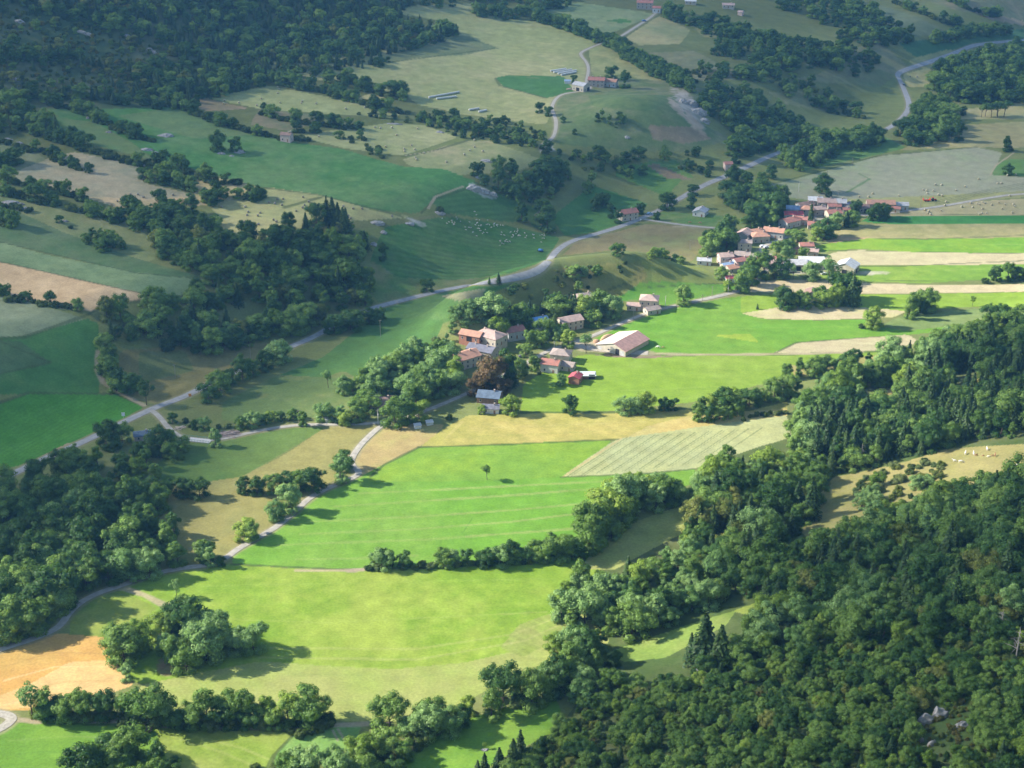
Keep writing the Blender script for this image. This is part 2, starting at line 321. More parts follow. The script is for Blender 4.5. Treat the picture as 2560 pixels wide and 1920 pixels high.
fp([(245, 775), (270, 755), (480, 745), (590, 740), (640, 740), (560, 775), (430, 840), (335, 872), (290, 860), (260, 820)], (.19, .17, .06), (.27, .22, .085)); fp([(300, 760), (400, 758), (420, 800), (300, 830)], (.14, .165, .055))
fp([(650, 480), (740, 478), (885, 470), (1000, 460), (940, 470), (830, 490), (700, 500)], (.15, .17, .06))
# --- valley right
fp([(1640, 400), (1700, 392), (1900, 337), (2000, 328), (2110, 318), (2165, 330), (2150, 365), (2140, 378), (2240, 385), (2720, 395), (1900, 428), (1750, 432), (1660, 420)], (.27, .265, .17), (.24, .27, .14), amp=.1)
fp([(1940, 325), (2000, 300), (2060, 270), (2720, 240), (2720, 325), (2110, 318)], (.27, .24, .105), (.23, .24, .1)); fp([(2040, 240), (2212, 222), (2720, 218), (2720, 252), (2070, 258)], (.3, .29, .12))
fp([(1990, 310), (2060, 300), (2110, 312), (2100, 318), (2000, 320)], (.31, .29, .12)); fp([(2140, 376), (2165, 345), (2720, 320), (2720, 380), (2150, 380)], (.1, .19, .045), (.13, .17, .06))
fp([(1750, 432), (1900, 428), (2720, 388), (2720, 400), (2110, 432), (1960, 455), (1830, 445)], (.26, .26, .1), (.3, .29, .12)); fp([(1880, 470), (1960, 457), (2110, 434), (2720, 405), (2720, 463), (1950, 467)], (.36, .3, .16), (.3, .28, .13))
fp([(1860, 478), (1885, 466), (1950, 467), (2720, 462), (2720, 483), (1900, 484)], (.042, .175, .035), amp=.06); fp([(1750, 510), (1800, 500), (1880, 484), (2720, 482), (2720, 508), (2000, 516), (1900, 517), (1800, 516)], (.24, .235, .09), (.3, .26, .12))
fp([(1752, 512), (1800, 508), (1885, 515), (1800, 525)], (.3, .25, .12)); fp([(1745, 535), (1800, 524), (1885, 514), (2000, 516), (2720, 507), (2720, 549), (1990, 546), (1850, 537), (1760, 545)], BRI, LIME)
fp([(1770, 562), (1800, 545), (1860, 540), (2000, 546), (2720, 549), (2720, 563), (2120, 572), (1950, 573), (1830, 572)], STRAW, (.4, .36, .2), amp=.1); fp([(1830, 573), (1950, 574), (2120, 572), (2720, 562), (2720, 596), (2100, 606), (1990, 612), (1870, 608), (1760, 600)], (.15, .26, .035), (.2, .28, .045))
fp([(1600, 630), (1640, 608), (1750, 604), (1880, 612), (2030, 616), (2720, 606), (2720, 622), (2050, 633), (1880, 635), (1720, 632)], STRAW, (.42, .34, .2), amp=.12)
fp([(1600, 640), (1720, 633), (1880, 637), (2050, 634), (2720, 622), (2720, 660), (2130, 664), (2100, 662), (1960, 672), (1890, 670), (1640, 672), (1600, 676)], LIME, (.2, .28, .04)); fp([(1592, 678), (1640, 671), (1700, 660), (1860, 664), (1960, 672), (1930, 686), (1770, 691), (1650, 688)], STRAW, (.36, .35, .13))
fp([(1925, 692), (1960, 680), (2130, 664), (2720, 660), (2720, 690), (2150, 694), (2000, 717), (1905, 706)], (.14, .2, .06), (.19, .23, .08))
fp([(1275, 735), (1340, 705), (1440, 668), (1560, 645), (1600, 640), (1600, 676), (1650, 690), (1770, 692), (1870, 690), (1905, 706), (1960, 715), (2150, 694), (2170, 700), (1960, 724), (1720, 740), (1672, 763), (1380, 767), (1340, 757)], BRI, (.15, .26, .035), stripes=(1.5, 14, .08))
fp([(1670, 763), (1720, 740), (1960, 722), (1990, 740), (1880, 758)], STRAW, (.38, .34, .19), stripes=(1.35, 5, .08)); fp([(1325, 652), (1365, 612), (1440, 608), (1560, 612), (1612, 622), (1560, 640), (1440, 664), (1400, 645)], (.085, .22, .03), (.13, .24, .035))
fp([(1385, 562), (1450, 558), (1520, 580), (1580, 615), (1500, 612), (1380, 605)], (.22, .24, .06), (.15, .19, .05)); fp([(1000, 690), (1030, 650), (1110, 612), (1200, 580), (1300, 570), (1385, 565), (1400, 600), (1340, 640), (1200, 650), (1060, 690)], (.17, .185, .05), (.27, .22, .08))
fp([(1125, 890), (1130, 830), (1180, 800), (1250, 768), (1340, 762), (1450, 770), (1672, 766), (1900, 758), (1880, 790), (1700, 815), (1500, 868), (1330, 888), (1200, 893)], LIME, (.2, .28, .045), stripes=(1.45, 18, .06)); fp([(1275, 766), (1340, 764), (1458, 771), (1400, 774), (1330, 772)], (.2, .155, .1))
fp([(1700, 790), (1900, 765), (1920, 775), (1800, 800), (1720, 815)], (.25, .24, .08))
fp([(905, 966), (960, 925), (1010, 897), (1140, 893), (1330, 893), (1480, 885), (1590, 895), (1700, 868), (1700, 900), (1480, 927), (1330, 950)], (.31, .29, .075), (.38, .31, .1), amt=.4); fp([(1345, 950), (1400, 920), (1480, 900), (1700, 882), (1700, 900), (1480, 927)], (.44, .34, .12), (.36, .32, .12))
fp([(1000, 690), (1025, 655), (1070, 640), (1120, 620), (1110, 650), (1060, 690)], (.27, .27, .07), (.2, .22, .06))  # nose of the ridge: sunlight put into the grass as a yellower colour
WHT = [(1330, 949), (1480, 926), (1600, 910), (1700, 898), (1710, 945), (1640, 965), (1500, 1013), (1400, 1023), (1212, 1030)]
fp(WHT, WHEAT, (.3, .32, .16), amp=.08)
fp([(780, 1030), (768, 1010), (765, 990), (800, 950), (845, 915), (960, 917), (940, 940), (905, 966), (830, 1003), (800, 1030)], TAN, (.27, .28, .08), amt=.4)
fp([(330, 1010), (400, 952), (500, 950), (620, 925), (705, 922), (600, 985), (520, 1030), (420, 1045), (350, 1040)], (.115, .175, .04), (.07, .14, .03)); fp([(330, 1045), (420, 1045), (520, 1030), (610, 985), (705, 922), (830, 919), (780, 960), (757, 995), (765, 1015), (700, 1055), (640, 1100), (560, 1160), (490, 1200), (340, 1190)], (.25, .225, .075), (.19, .19, .065))
MEAD = [(500, 1217), (510, 1190), (560, 1162), (640, 1105), (700, 1060), (775, 1031), (830, 1003), (905, 966), (1330, 949), (1212, 1030), (1400, 1023), (1500, 1013), (1520, 1040), (1320, 1090), (1290, 1215), (950, 1224), (760, 1229), (620, 1227)]
fp(MEAD, BRI, (.15, .26, .04), amp=.16); fp([(905, 967), (1328, 950), (1212, 1030), (1100, 1037), (800, 1042), (790, 1028), (830, 1003)], (.14, .255, .036), LIME, amp=.1)
BIG = [(230, 1290), (270, 1265), (340, 1240), (420, 1225), (500, 1218), (620, 1228), (760, 1231), (950, 1226), (1300, 1214), (1290, 1260), (1250, 1330), (1250, 1360), (1130, 1425), (960, 1445), (700, 1444), (560, 1430), (300, 1480), (200, 1400), (230, 1370), (330, 1330)]
fp(BIG, (.165, .27, .028), (.235, .295, .05), amp=.2); fp([(300, 1480), (560, 1428), (700, 1438), (850, 1445), (1000, 1432), (1130, 1402), (1190, 1350), (1270, 1322), (1320, 1390), (1100, 1460), (940, 1560), (300, 1550)], (.3, .31, .1), (.24, .29, .07)); fp([(1080, 1400), (1120, 1350), (1180, 1328), (1250, 1325), (1220, 1370), (1130, 1420)], (.31, .30, .11), (.22, .28, .06), amt=.75, stripes=(.8, 4, .12))
fp([(150, 1375), (150, 1325), (190, 1295), (250, 1272), (340, 1312), (330, 1332), (240, 1372), (222, 1385)], (.16, .235, .035), (.24, .25, .06)); fp([(-560, 1480), (0, 1406), (120, 1368), (225, 1376), (242, 1425), (290, 1480), (200, 1510), (60, 1536), (-560, 1540)], GOLD, (.4, .27, .08), amp=.15); fp([(60, 1480), (150, 1430), (245, 1425), (290, 1480), (200, 1510), (60, 1530), (-100, 1538)], (.53, .36, .15), (.5, .31, .1))
fp([(-560, 1545), (0, 1562), (60, 1558), (200, 1561), (330, 1566), (360, 1640), (340, 1800), (-560, 1800)], (.12, .235, .03), (.15, .245, .035)); fp([(330, 1566), (450, 1573), (642, 1577), (590, 1632), (560, 1800), (340, 1800), (360, 1640)], (.19, .27, .04), (.25, .28, .07), stripes=(.5, 8, .07)); fp([(642, 1578), (690, 1568), (780, 1566), (770, 1610), (600, 1680), (592, 1632)], (.14, .27, .06), (.19, .28, .08)); fp([(830, 1700), (850, 1650), (1000, 1555), (1200, 1500), (1220, 1570), (1080, 1640), (1000, 1700)], (.12, .25, .03), (.17, .26, .04))
fp([(1250, 1230), (1290, 1180), (1360, 1130), (1480, 1090), (1480, 1150), (1400, 1190), (1330, 1230)], (.33, .32, .11), (.26, .29, .08)); fp([(1310, 1410), (1500, 1345), (1590, 1318), (1570, 1350), (1440, 1420), (1350, 1430)], (.17, .25, .05), (.22, .25, .07)); fp([(1580, 1320), (1760, 1260), (1750, 1300), (1620, 1330)], (.2, .26, .05))
fp([(1770, 1070), (1800, 1030), (1930, 1005), (2050, 968), (2720, 930), (2720, 1020), (2100, 1045), (1870, 1110), (1760, 1170), (1730, 1150)], (.3, .26, .1), (.2, .2, .06)); fp([(1540, 725), (1620, 720), (1640, 740)], LIME)
fp([(2080, 830), (2120, 815), (2110, 835)], (.28, .28, .08)); fp([(1880, 850), (1930, 840), (1920, 880), (1870, 870)], (.26, .25, .09))
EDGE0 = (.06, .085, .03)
# worn and grown lines
for a, w, c, k in (([(420, 1335), (700, 1345), (1180, 1322)], 1.0, (.26, .32, .08), .5), ([(300, 1268), (640, 1262), (1200, 1250)], .8, (.22, .31, .06), .4), ([(560, 1400), (900, 1402), (1110, 1370), (1200, 1335)], 1.2, (.33, .33, .12), .5), ([(560, 1420), (900, 1425), (1130, 1385), (1230, 1340)], 1.2, (.34, .33, .13), .5), ([(600, 1455), (900, 1462), (1090, 1435)], .8, (.2, .25, .07), .5), ([(1150, 850), (1400, 842), (1680, 828)], .8, (.24, .33, .08), .4), ([(1140, 870), (1400, 866), (1560, 856)], .8, (.24, .33, .08), .4), ([(1200, 820), (1450, 808), (1800, 792)], .8, (.15, .24, .04), .4),
                   ([(1300, 728), (1500, 712), (1850, 705)], .8, (.2, .3, .06), .4), ([(1450, 690), (1600, 695), (1860, 700)], .8, (.16, .27, .05), .4), ([(20, 1600), (150, 1590), (330, 1598)], .8, (.18, .27, .06), .5), ([(10, 1630), (150, 1620), (330, 1630)], .8, (.09, .18, .03), .4), ([(370, 1590), (480, 1625), (560, 1660)], .8, (.3, .32, .1), .5), ([(400, 1585), (520, 1615), (580, 1640)], .8, (.3, .32, .1), .5), ([(10, 1440), (110, 1410), (220, 1412)], .9, (.32, .2, .07), .5), ([(10, 1470), (120, 1440), (240, 1440)], .9, (.6, .42, .2), .5), ([(30, 1500), (140, 1472), (270, 1470)], .9, (.4, .26, .1), .5), ([(10, 1522), (140, 1500), (250, 1492)], .9, (.6, .42, .2), .4),
                   ([(910, 985), (1100, 978), (1290, 965)], .8, (.2, .29, .06), .4), ([(1000, 1150), (1020, 1120)], .7, (.07, .17, .03), .6), ([(1020, 925), (1300, 915), (1500, 905)], .9, (.42, .36, .14), .5), ([(980, 945), (1200, 936), (1400, 925)], .9, (.25, .27, .07), .5), ([(1000, 910), (960, 950)], 1.2, (.42, .35, .14), .5), ([(1860, 590), (2212, 578)], .8, (.24, .32, .07), .5), ([(1850, 528), (2212, 528)], .9, (.22, .3, .07), .5), ([(1680, 650), (2212, 640)], .8, (.26, .32, .07), .4), ([(920, 130), (1080, 160), (1170, 170)], 1.6, (.22, .2, .09), .6), ([(1030, 85), (1110, 110), (1180, 105)], 1.4, (.34, .33, .17), .4), ([(690, 430), (560, 425)], .8, EDGE0, .2)):
    fl(a, w, c, k, .3)
for a in ([(723, 1094), (900, 1083), (1106, 1070), (1320, 1053)], [(778, 1066), (1000, 1055), (1300, 1040)], [(665, 1127), (900, 1116), (1106, 1102), (1270, 1087)], [(648, 1154), (900, 1143), (1106, 1127), (1260, 1108)], [(603, 1177), (928, 1165), (1240, 1142)], [(640, 1208), (780, 1206), (900, 1200)]):
    fl(a, 1.8, (.3, .3, .12), .42, .45)
for i in range(11):
    f_ = i / 8; a = (1226 + 237 * f_ * 1.05, 1029 - 25 * f_); b = (1356 + 172 * f_ * 1.35, 944 - 16 * f_); fl([a, b], .55, (.12, .15, .06), .75)
    if i % 1 == 0 and i < 9: fl([(a[0] + 7, a[1]), (b[0] + 7, b[1])], .4, (.14, .17, .07), .6)
fl([(1216, 1030), (1342, 947)], 1.2, (.4, .3, .14), .6)
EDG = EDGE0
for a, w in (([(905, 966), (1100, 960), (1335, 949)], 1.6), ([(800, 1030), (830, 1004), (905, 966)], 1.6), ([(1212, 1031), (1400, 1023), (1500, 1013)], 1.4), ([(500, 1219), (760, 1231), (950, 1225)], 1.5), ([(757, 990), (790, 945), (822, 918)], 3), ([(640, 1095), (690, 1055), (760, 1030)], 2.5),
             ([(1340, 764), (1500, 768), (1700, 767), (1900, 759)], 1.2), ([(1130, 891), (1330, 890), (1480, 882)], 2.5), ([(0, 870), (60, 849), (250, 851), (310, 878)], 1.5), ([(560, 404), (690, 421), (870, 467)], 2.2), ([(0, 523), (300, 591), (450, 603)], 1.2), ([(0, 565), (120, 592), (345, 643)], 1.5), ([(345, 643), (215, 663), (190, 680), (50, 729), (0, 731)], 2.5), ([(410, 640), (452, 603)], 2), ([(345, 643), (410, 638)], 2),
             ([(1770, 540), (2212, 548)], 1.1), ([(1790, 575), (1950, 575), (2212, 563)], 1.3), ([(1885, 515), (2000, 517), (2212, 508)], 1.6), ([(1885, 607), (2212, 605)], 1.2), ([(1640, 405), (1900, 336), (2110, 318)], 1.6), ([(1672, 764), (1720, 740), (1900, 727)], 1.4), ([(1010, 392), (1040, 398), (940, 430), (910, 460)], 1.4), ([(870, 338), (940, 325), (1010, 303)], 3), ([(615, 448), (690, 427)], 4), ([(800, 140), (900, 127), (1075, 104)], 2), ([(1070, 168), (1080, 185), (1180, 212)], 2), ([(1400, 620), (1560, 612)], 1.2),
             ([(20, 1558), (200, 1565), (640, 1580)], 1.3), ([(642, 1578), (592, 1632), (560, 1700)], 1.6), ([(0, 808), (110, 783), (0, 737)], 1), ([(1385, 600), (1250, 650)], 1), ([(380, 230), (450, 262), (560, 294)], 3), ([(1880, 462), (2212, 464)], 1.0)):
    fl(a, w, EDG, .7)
for a, w in (([(1455, 490), (1530, 492), (1560, 494)], 1.5), ([(260, 1268), (310, 1285), (350, 1305), (375, 1308)], 3.2), ([(1240, 746), (1290, 756), (1340, 762), (1500, 766), (1700, 765), (1860, 760)], 2.6), ([(213, 760), (211, 800), (222, 825), (262, 850), (312, 876)], 3.0), ([(1160, 465), (1168, 480), (1178, 500)], 2.4),
             ([(925, 450), (940, 425), (1000, 403)], 1.5), ([(1850, 392), (1878, 383)], 1), ([(2140, 378), (2150, 358), (2190, 330)], 1.5), ([(28, 1552), (80, 1560), (160, 1555), (250, 1557), (330, 1566), (450, 1572), (560, 1574), (640, 1574), (700, 1567), (790, 1564)], 2.4), ([(870, 337), (960, 322)], 1), ([(730, 1575), (745, 1600)], .8), ([(719, 1578), (730, 1600)], .8), ([(1170, 450), (1160, 470)], 2), ([(640, 1232), (760, 1232), (800, 1228)], 2)):
    fl(a, w, (.36, .29, .19), .8)
for k in range(4): fl([(2020 + 0 * k, 437 + 3 * k - 3), (2110, 418 + 3 * k - 3), (2212, 398 + 3.4 * k - 3)], 1.2, (.12, .13, .06), .6)
fl([(1830, 415), (1878, 387)], 2, (.1, .17, .05), .8); fl([(1855, 375), (1880, 387)], 1.5, (.1, .17, .05), .8)
# shingle, soil under woods, verges
for k, (w2, w) in ROADW.items():
    ux, uy = w2[:, 0], w2[:, 1]; b = vis & (X > ux.min() - 9) & (X < ux.max() + 9) & (Y > uy.min() - 9) & (Y < uy.max() + 9); idx = np.nonzero(b)[0]
    d = pldist(X[idx], Y[idx], list(zip(ux[::2].tolist() + [ux[-1]], uy[::2].tolist() + [uy[-1]]))) + (n2[idx] - .5) * 1.6
    f = (1 - sstep(w * .5 + .3, w * .5 + 2.2, d)) * .75; C[idx] = C[idx] * (1 - f[:, None]) + np.array((.27, .24, .13)) * f[:, None]
# rock and scree shows through on the knoll and the mountain
def rockpatch(u, v, ru, rv, ang, col=(.42, .36, .3)):
    a = (U - u); b_ = (V_ - v); ca, sa = math.cos(ang), math.sin(ang); p = (a * ca + b_ * sa) / ru; q = (-a * sa + b_ * ca) / rv
    idx = np.nonzero(vis & (p * p + q * q < 1.4))[0]; f = (1 - sstep(.5, 1.1, p[idx] ** 2 + q[idx] ** 2 + (n3[idx] - .5) * 1.6)) * (n3[idx] * .7 + .4)
    f = np.clip(f, 0, 1)[:, None]; C[idx] = C[idx] * (1 - f) + np.array(col) * (.7 + .6 * n2[idx][:, None]) * f
rockpatch(1488, 232, 62, 20, .95); rockpatch(1500, 265, 40, 10, .9, (.45, .33, .22)); rockpatch(1462, 232, 30, 8, .8, (.48, .36, .26))
rockpatch(1040, 412, 34, 10, .5, (.5, .47, .43)); rockpatch(900, 480, 26, 5, .35, (.4, .37, .32)); rockpatch(1180, 322, 22, 10, -.2, (.42, .4, .35)); rockpatch(1270, 745, 60, 14, .1, (.4, .33, .22)); rockpatch(770, 1232, 26, 4, -.1, (.34, .26, .2)); rockpatch(1730, 585, 60, 8, 0, (.4, .36, .28)); rockpatch(1630, 560, 40, 14, -.4, (.33, .31, .27)); rockpatch(1880, 590, 40, 5, 0, (.42, .38, .28)); rockpatch(1750, 470, 60, 10, 0, (.3, .28, .25)); rockpatch(360, 1440, 22, 26, 0, (.28, .18, .12))
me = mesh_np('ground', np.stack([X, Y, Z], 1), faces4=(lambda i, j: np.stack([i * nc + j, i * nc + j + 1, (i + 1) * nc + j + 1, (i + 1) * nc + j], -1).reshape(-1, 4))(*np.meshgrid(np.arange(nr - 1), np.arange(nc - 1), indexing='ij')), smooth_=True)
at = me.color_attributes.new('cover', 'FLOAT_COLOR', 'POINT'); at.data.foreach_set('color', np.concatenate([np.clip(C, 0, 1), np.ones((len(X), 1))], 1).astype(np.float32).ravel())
gm, t, b = nt('ground_cover'); va = N(t, 'ShaderNodeAttribute', attribute_name='cover'); geo = N(t, 'ShaderNodeNewGeometry')
def gnoise(s, det=3):
    n = N(t, 'ShaderNodeTexNoise'); n.inputs['Scale'].default_value = s; n.inputs['Detail'].default_value = det; t.links.new(geo.outputs['Position'], n.inputs['Vector']); return n
g1, g2 = gnoise(.9, 4), gnoise(.12, 4)
def mr(src, a, b_, c, d):
    m_ = N(t, 'ShaderNodeMapRange'); t.links.new(src, m_.inputs[0])
    for i, v in enumerate((a, b_, c, d)): m_.inputs[i + 1].default_value = v
    return m_.outputs[0]
def vm(a, f):
    m_ = N(t, 'ShaderNodeVectorMath', operation='SCALE'); t.links.new(a, m_.inputs[0]); t.links.new(f, m_.inputs['Scale']); return m_.outputs[0]
c_ = vm(vm(va.outputs['Color'], mr(g1.outputs['Fac'], .3, .7, .86, 1.11)), mr(g2.outputs['Fac'], .3, .7, .88, 1.1)); t.links.new(c_, b.inputs['Base Color'])
bp = N(t, 'ShaderNodeBump'); bp.inputs['Strength'].default_value = .35; bp.inputs['Distance'].default_value = .3; t.links.new(g1.outputs['Fac'], bp.inputs['Height']); t.links.new(bp.outputs[0], b.inputs['Normal'])
b.inputs['Specular IOR Level'].default_value = 0.05
me.materials.append(gm); tag(link('ground', me), kind='structure')
del U, V_, DEP, n1, n2, n3, UJ, VJ, C

# ------------------------------------------------------------------ roads
M_ASPH = matte('asphalt', (.33, .32, .30), .10, .35, .85, c2=(.25, .245, .235)); M_LANE = matte('worn_lane_asphalt', (.38, .35, .29), .1, .35, .9, c2=(.28, .26, .22)); M_GRAV = matte('pale_gravel', (.38, .345, .28), .12, .9, .95)
for k, (w2, w) in ROADW.items():
    d = np.gradient(w2, axis=0); d /= np.linalg.norm(d, axis=1)[:, None] + 1e-9; nrm = np.stack([-d[:, 1], d[:, 0]], 1); K = 5
    V = []
    for j in range(K):
        off = (j / (K - 1) - .5) * w; p = w2 + nrm * off; zz = terr(p[:, 0], p[:, 1]) + (.10 if j in (0, K - 1) else .16); V.append(np.stack([p[:, 0], p[:, 1], zz + .04], 1))
    V = np.stack(V, 1).reshape(-1, 3); n = len(w2); i, j = np.meshgrid(np.arange(n - 1), np.arange(K - 1), indexing='ij')
    f4 = np.stack([i * K + j, (i + 1) * K + j, (i + 1) * K + j + 1, i * K + j + 1], -1).reshape(-1, 4)
    rm = mesh_np('road', V, faces4=f4, smooth_=True); rm.materials.append(M_ASPH if k == 'main' else M_GRAV if k in ('hill', 'bottom', 'barn') else M_LANE)
    tag(link('road' if k == 'main' else 'track' if k in ('hill', 'bottom', 'barn') else 'lane', rm), kind='structure')

# ------------------------------------------------------------------ clouds overhead (they shade most of the valley)
LIT = [(-120, 1330), (60, 1285), (200, 1210), (330, 1150), (420, 1120), (500, 1030), (560, 930), (640, 880), (760, 790), (860, 720), (1000, 640), (1120, 580), (1280, 540), (1400, 548), (1500, 560), (1560, 520), (1680, 470), (1800, 478), (1950, 500), (2350, 490), (2400, 700), (2180, 740), (2050, 860), (1850, 950), (1700, 1050), (1560, 1200), (1500, 1330), (1380, 1440), (1200, 1540), (1050, 1760), (-120, 1760)]
CZ = 1150.0
def cloud_sheet():
    gx = np.arange(-3300, -100, 22.0); gy = np.arange(-300, 2700, 22.0); A, B = np.meshgrid(gx, gy, indexing='ij'); a = A.ravel(); b = B.ravel(); z = np.zeros_like(a)
    for _ in range(6):
        tt = (CZ - z) / SV[2]; px = a - SV[0] * tt; py = b - SV[1] * tt; z = np.where(py > 300, terr(px, np.maximum(py, 300)), 0)
    u, v, _ = proj(px, np.maximum(py, 60), z); back = py < 330; v = np.where(back, 1900, v); u = np.where(back, 1106 + (u - 1106) * .3, u)
    d = pldist(u, v * 1.5, [(x, y * 1.5) for x, y in LIT + LIT[:1]]); inside = inpoly(u, v, LIT); sd = np.where(inside, -d, d)
    sd = sd + (fbm(px, py, 150, 77, 3) - .5) * 75
    den = sstep(-30, 38, sd)
    top = sstep(1500, 2300, u) * sstep(560, 380, v); den = den * (1 - .12 * top)                      # thinner to the upper right
    br = sstep(1250, 1700, u) * sstep(700, 950, v); den = den * (1 - .45 * br * sstep(170, 20, sd)) * (1 - .22 * br)
    for (bu, bv, br_, k) in ((1950, 1020, 150, .7), (2120, 980, 130, .65), (1460, 1375, 120, .95), (1370, 1150, 100, .9), (620, 930, 90, .5), (420, 1120, 90, .25), (600, 215, 160, .12), (1110, 180, 260, .30), (560, 470, 200, .28), (1000, 330, 160, .15), (1700, 380, 160, .2), (60, 470, 220, .12), (130, 1130, 200, -.38), (2000, 1580, 260, -.28), (2100, 1250, 260, -.3), (1800, 1300, 200, -.15), (560, 640, 170, -.2), (560, 60, 260, -.12), (1650, 220, 160, -.12), (100, 610, 220, .15), (1250, 480, 120, .1), (1990, 420, 220, .25)):
        den = den * (1 - k * np.exp(-((u - bu) ** 2 + ((v - bv) * 1.6) ** 2) / br_ ** 2))
    den = np.clip(den * .74, 0, .93); th = 10 + 110 * np.sqrt(den) * (.6 + .8 * fbm(a, b, 200, 88, 3))
    zb = CZ + 12 * (fbm(a, b, 120, 99, 2) - .5) - 8 * den; zt = zb + th
    ni, nj = len(gx), len(gy); n = ni * nj; i, j = np.meshgrid(np.arange(ni - 1), np.arange(nj - 1), indexing='ij'); q = np.stack([i * nj + j, (i + 1) * nj + j, (i + 1) * nj + j + 1, i * nj + j + 1], -1).reshape(-1, 4)
    keep = den[q].max(1) > .01; q = q[keep]
    me = mesh_np('cloud', np.concatenate([np.stack([a + SV[0] * (zb - CZ) / SV[2], b + SV[1] * (zb - CZ) / SV[2], zb], 1), np.stack([a + SV[0] * (zt - CZ) / SV[2], b + SV[1] * (zt - CZ) / SV[2], zt], 1)]), faces4=np.concatenate([q[:, ::-1], q + n]), smooth_=True)
    al = 1 - np.sqrt(1 - den); at = me.attributes.new('vapour', 'FLOAT', 'POINT'); at.data.foreach_set('value', np.concatenate([al, al]).astype(np.float32)); return me
cm = cloud_sheet(); m = bpy.data.materials.new('cloud_vapour'); m.use_nodes = True; t = m.node_tree; t.nodes.clear()
o_ = N(t, 'ShaderNodeOutputMaterial'); a_ = N(t, 'ShaderNodeAttribute', attribute_name='vapour'); tr = N(t, 'ShaderNodeBsdfTransparent'); df = N(t, 'ShaderNodeBsdfDiffuse'); df.inputs[0].default_value = (.9, .9, .92, 1)
mx = N(t, 'ShaderNodeMixShader'); t.links.new(a_.outputs['Fac'], mx.inputs[0]); t.links.new(tr.outputs[0], mx.inputs[1]); t.links.new(df.outputs[0], mx.inputs[2]); t.links.new(mx.outputs[0], o_.inputs[0])
cm.materials.append(m); tag(link('cloud', cm), kind='structure')
# ------------------------------------------------------------------ haze
hb = MB(); hb.box(-6600, -2700, ZMIN, 6600, 4900, 430); hm = bpy.data.materials.new('haze_air'); hm.use_nodes = True; t = hm.node_tree; t.nodes.clear()
o_ = N(t, 'ShaderNodeOutputMaterial'); pv = N(t, 'ShaderNodeVolumePrincipled'); pv.inputs['Color'].default_value = (.22, .56, 1.0, 1); pv.inputs['Density'].default_value = .000072; pv.inputs['Anisotropy'].default_value = .15
t.links.new(pv.outputs[0], o_.inputs['Volume']); ho = link('haze', hb.mesh('haze', hm)); tag(ho, kind='stuff'); ho['label'] = 'thin blue air haze filling the whole valley'; ho['category'] = 'haze'
# ------------------------------------------------------------------ leaves and trees
def leafmat(name, a, b2, trans=.36):
    """a..b2 : range of leaf colour over the trees; multiplied by the object's own tint"""
    m = bpy.data.materials.new(name); m.use_nodes = True; t = m.node_tree; t.nodes.clear(); o = N(t, 'ShaderNodeOutputMaterial'); oi = N(t, 'ShaderNodeObjectInfo')
    va = N(t, 'ShaderNodeAttribute', attribute_name='leaf'); c = mixc(t, oi.outputs['Random'], a, b2); ia = N(t, 'ShaderNodeAttribute', attribute_name='tintc', attribute_type='INSTANCER'); gt = N(t, 'ShaderNodeMath', operation='GREATER_THAN'); gt.inputs[1].default_value = .01; t.links.new(ia.outputs['Fac'], gt.inputs[0]); c = mixc(t, 1.0, c, mixc(t, gt.outputs[0], oi.outputs['Color'], ia.outputs['Color']), 'MULTIPLY')
    m_ = N(t, 'ShaderNodeVectorMath', operation='SCALE'); t.links.new(c, m_.inputs[0]); t.links.new(va.outputs['Fac'], m_.inputs['Scale'])
    d = N(t, 'ShaderNodeBsdfDiffuse'); tr = N(t, 'ShaderNodeBsdfTranslucent'); g = N(t, 'ShaderNodeBsdfGlossy'); g.inputs['Roughness'].default_value = .45; g.inputs[0].default_value = (1, 1, 1, 1)
    y = mixc(t, .5, m_.outputs[0], (.16, .22, .02, 1)); t.links.new(m_.outputs[0], d.inputs[0]); t.links.new(y, tr.inputs[0])
    mx = N(t, 'ShaderNodeMixShader'); mx.inputs[0].default_value = trans; t.links.new(d.outputs[0], mx.inputs[1]); t.links.new(tr.outputs[0], mx.inputs[2])
    m2 = N(t, 'ShaderNodeMixShader'); m2.inputs[0].default_value = .012; t.links.new(mx.outputs[0], m2.inputs[1]); t.links.new(g.outputs[0], m2.inputs[2]); t.links.new(m2.outputs[0], o.inputs[0]); return m
LEAF = leafmat('broad_leaves', (.098, .20, .036, 1), (.205, .335, .078, 1)); NEEDLE = leafmat('spruce_needles', (.024, .058, .020, 1), (.055, .10, .030, 1), .12)
SCRUB = leafmat('scrub_leaves', (.085, .14, .032, 1), (.16, .21, .05, 1)); BARK = matte('bark', (.11, .085, .06), .25, 3)
def sph(n, rng):
    v = rng.normal(size=(n, 3)); return v / np.linalg.norm(v, axis=1)[:, None]
ICO = None
def ico():
    global ICO
    if ICO is None:
        import bmesh
        bm = bmesh.new(); bmesh.ops.create_icosphere(bm, subdivisions=2, radius=1); ICO = (np.array([v.co[:] for v in bm.verts]), np.array([[v.index for v in f.verts] for f in bm.faces])); bm.free()
    return ICO
def leafquads(P, Nn, size, rng):
    n = len(P); a = np.cross(Nn, sph(n, rng)); a /= np.linalg.norm(a, axis=1)[:, None] + 1e-9; b = np.cross(Nn, a); s = (size * rng.uniform(.6, 1.35, n))[:, None]
    f = (rng.uniform(-.35, .35, n))[:, None] * s
    V = np.stack([P - a * s - b * s * .55, P + b * s * .75 + Nn * f - a * s * .2, P + a * s + b * s * .35, P - b * s * .8 + Nn * f + a * s * .3], 1).reshape(-1, 3)
    return V, np.arange(4 * n).reshape(-1, 4)
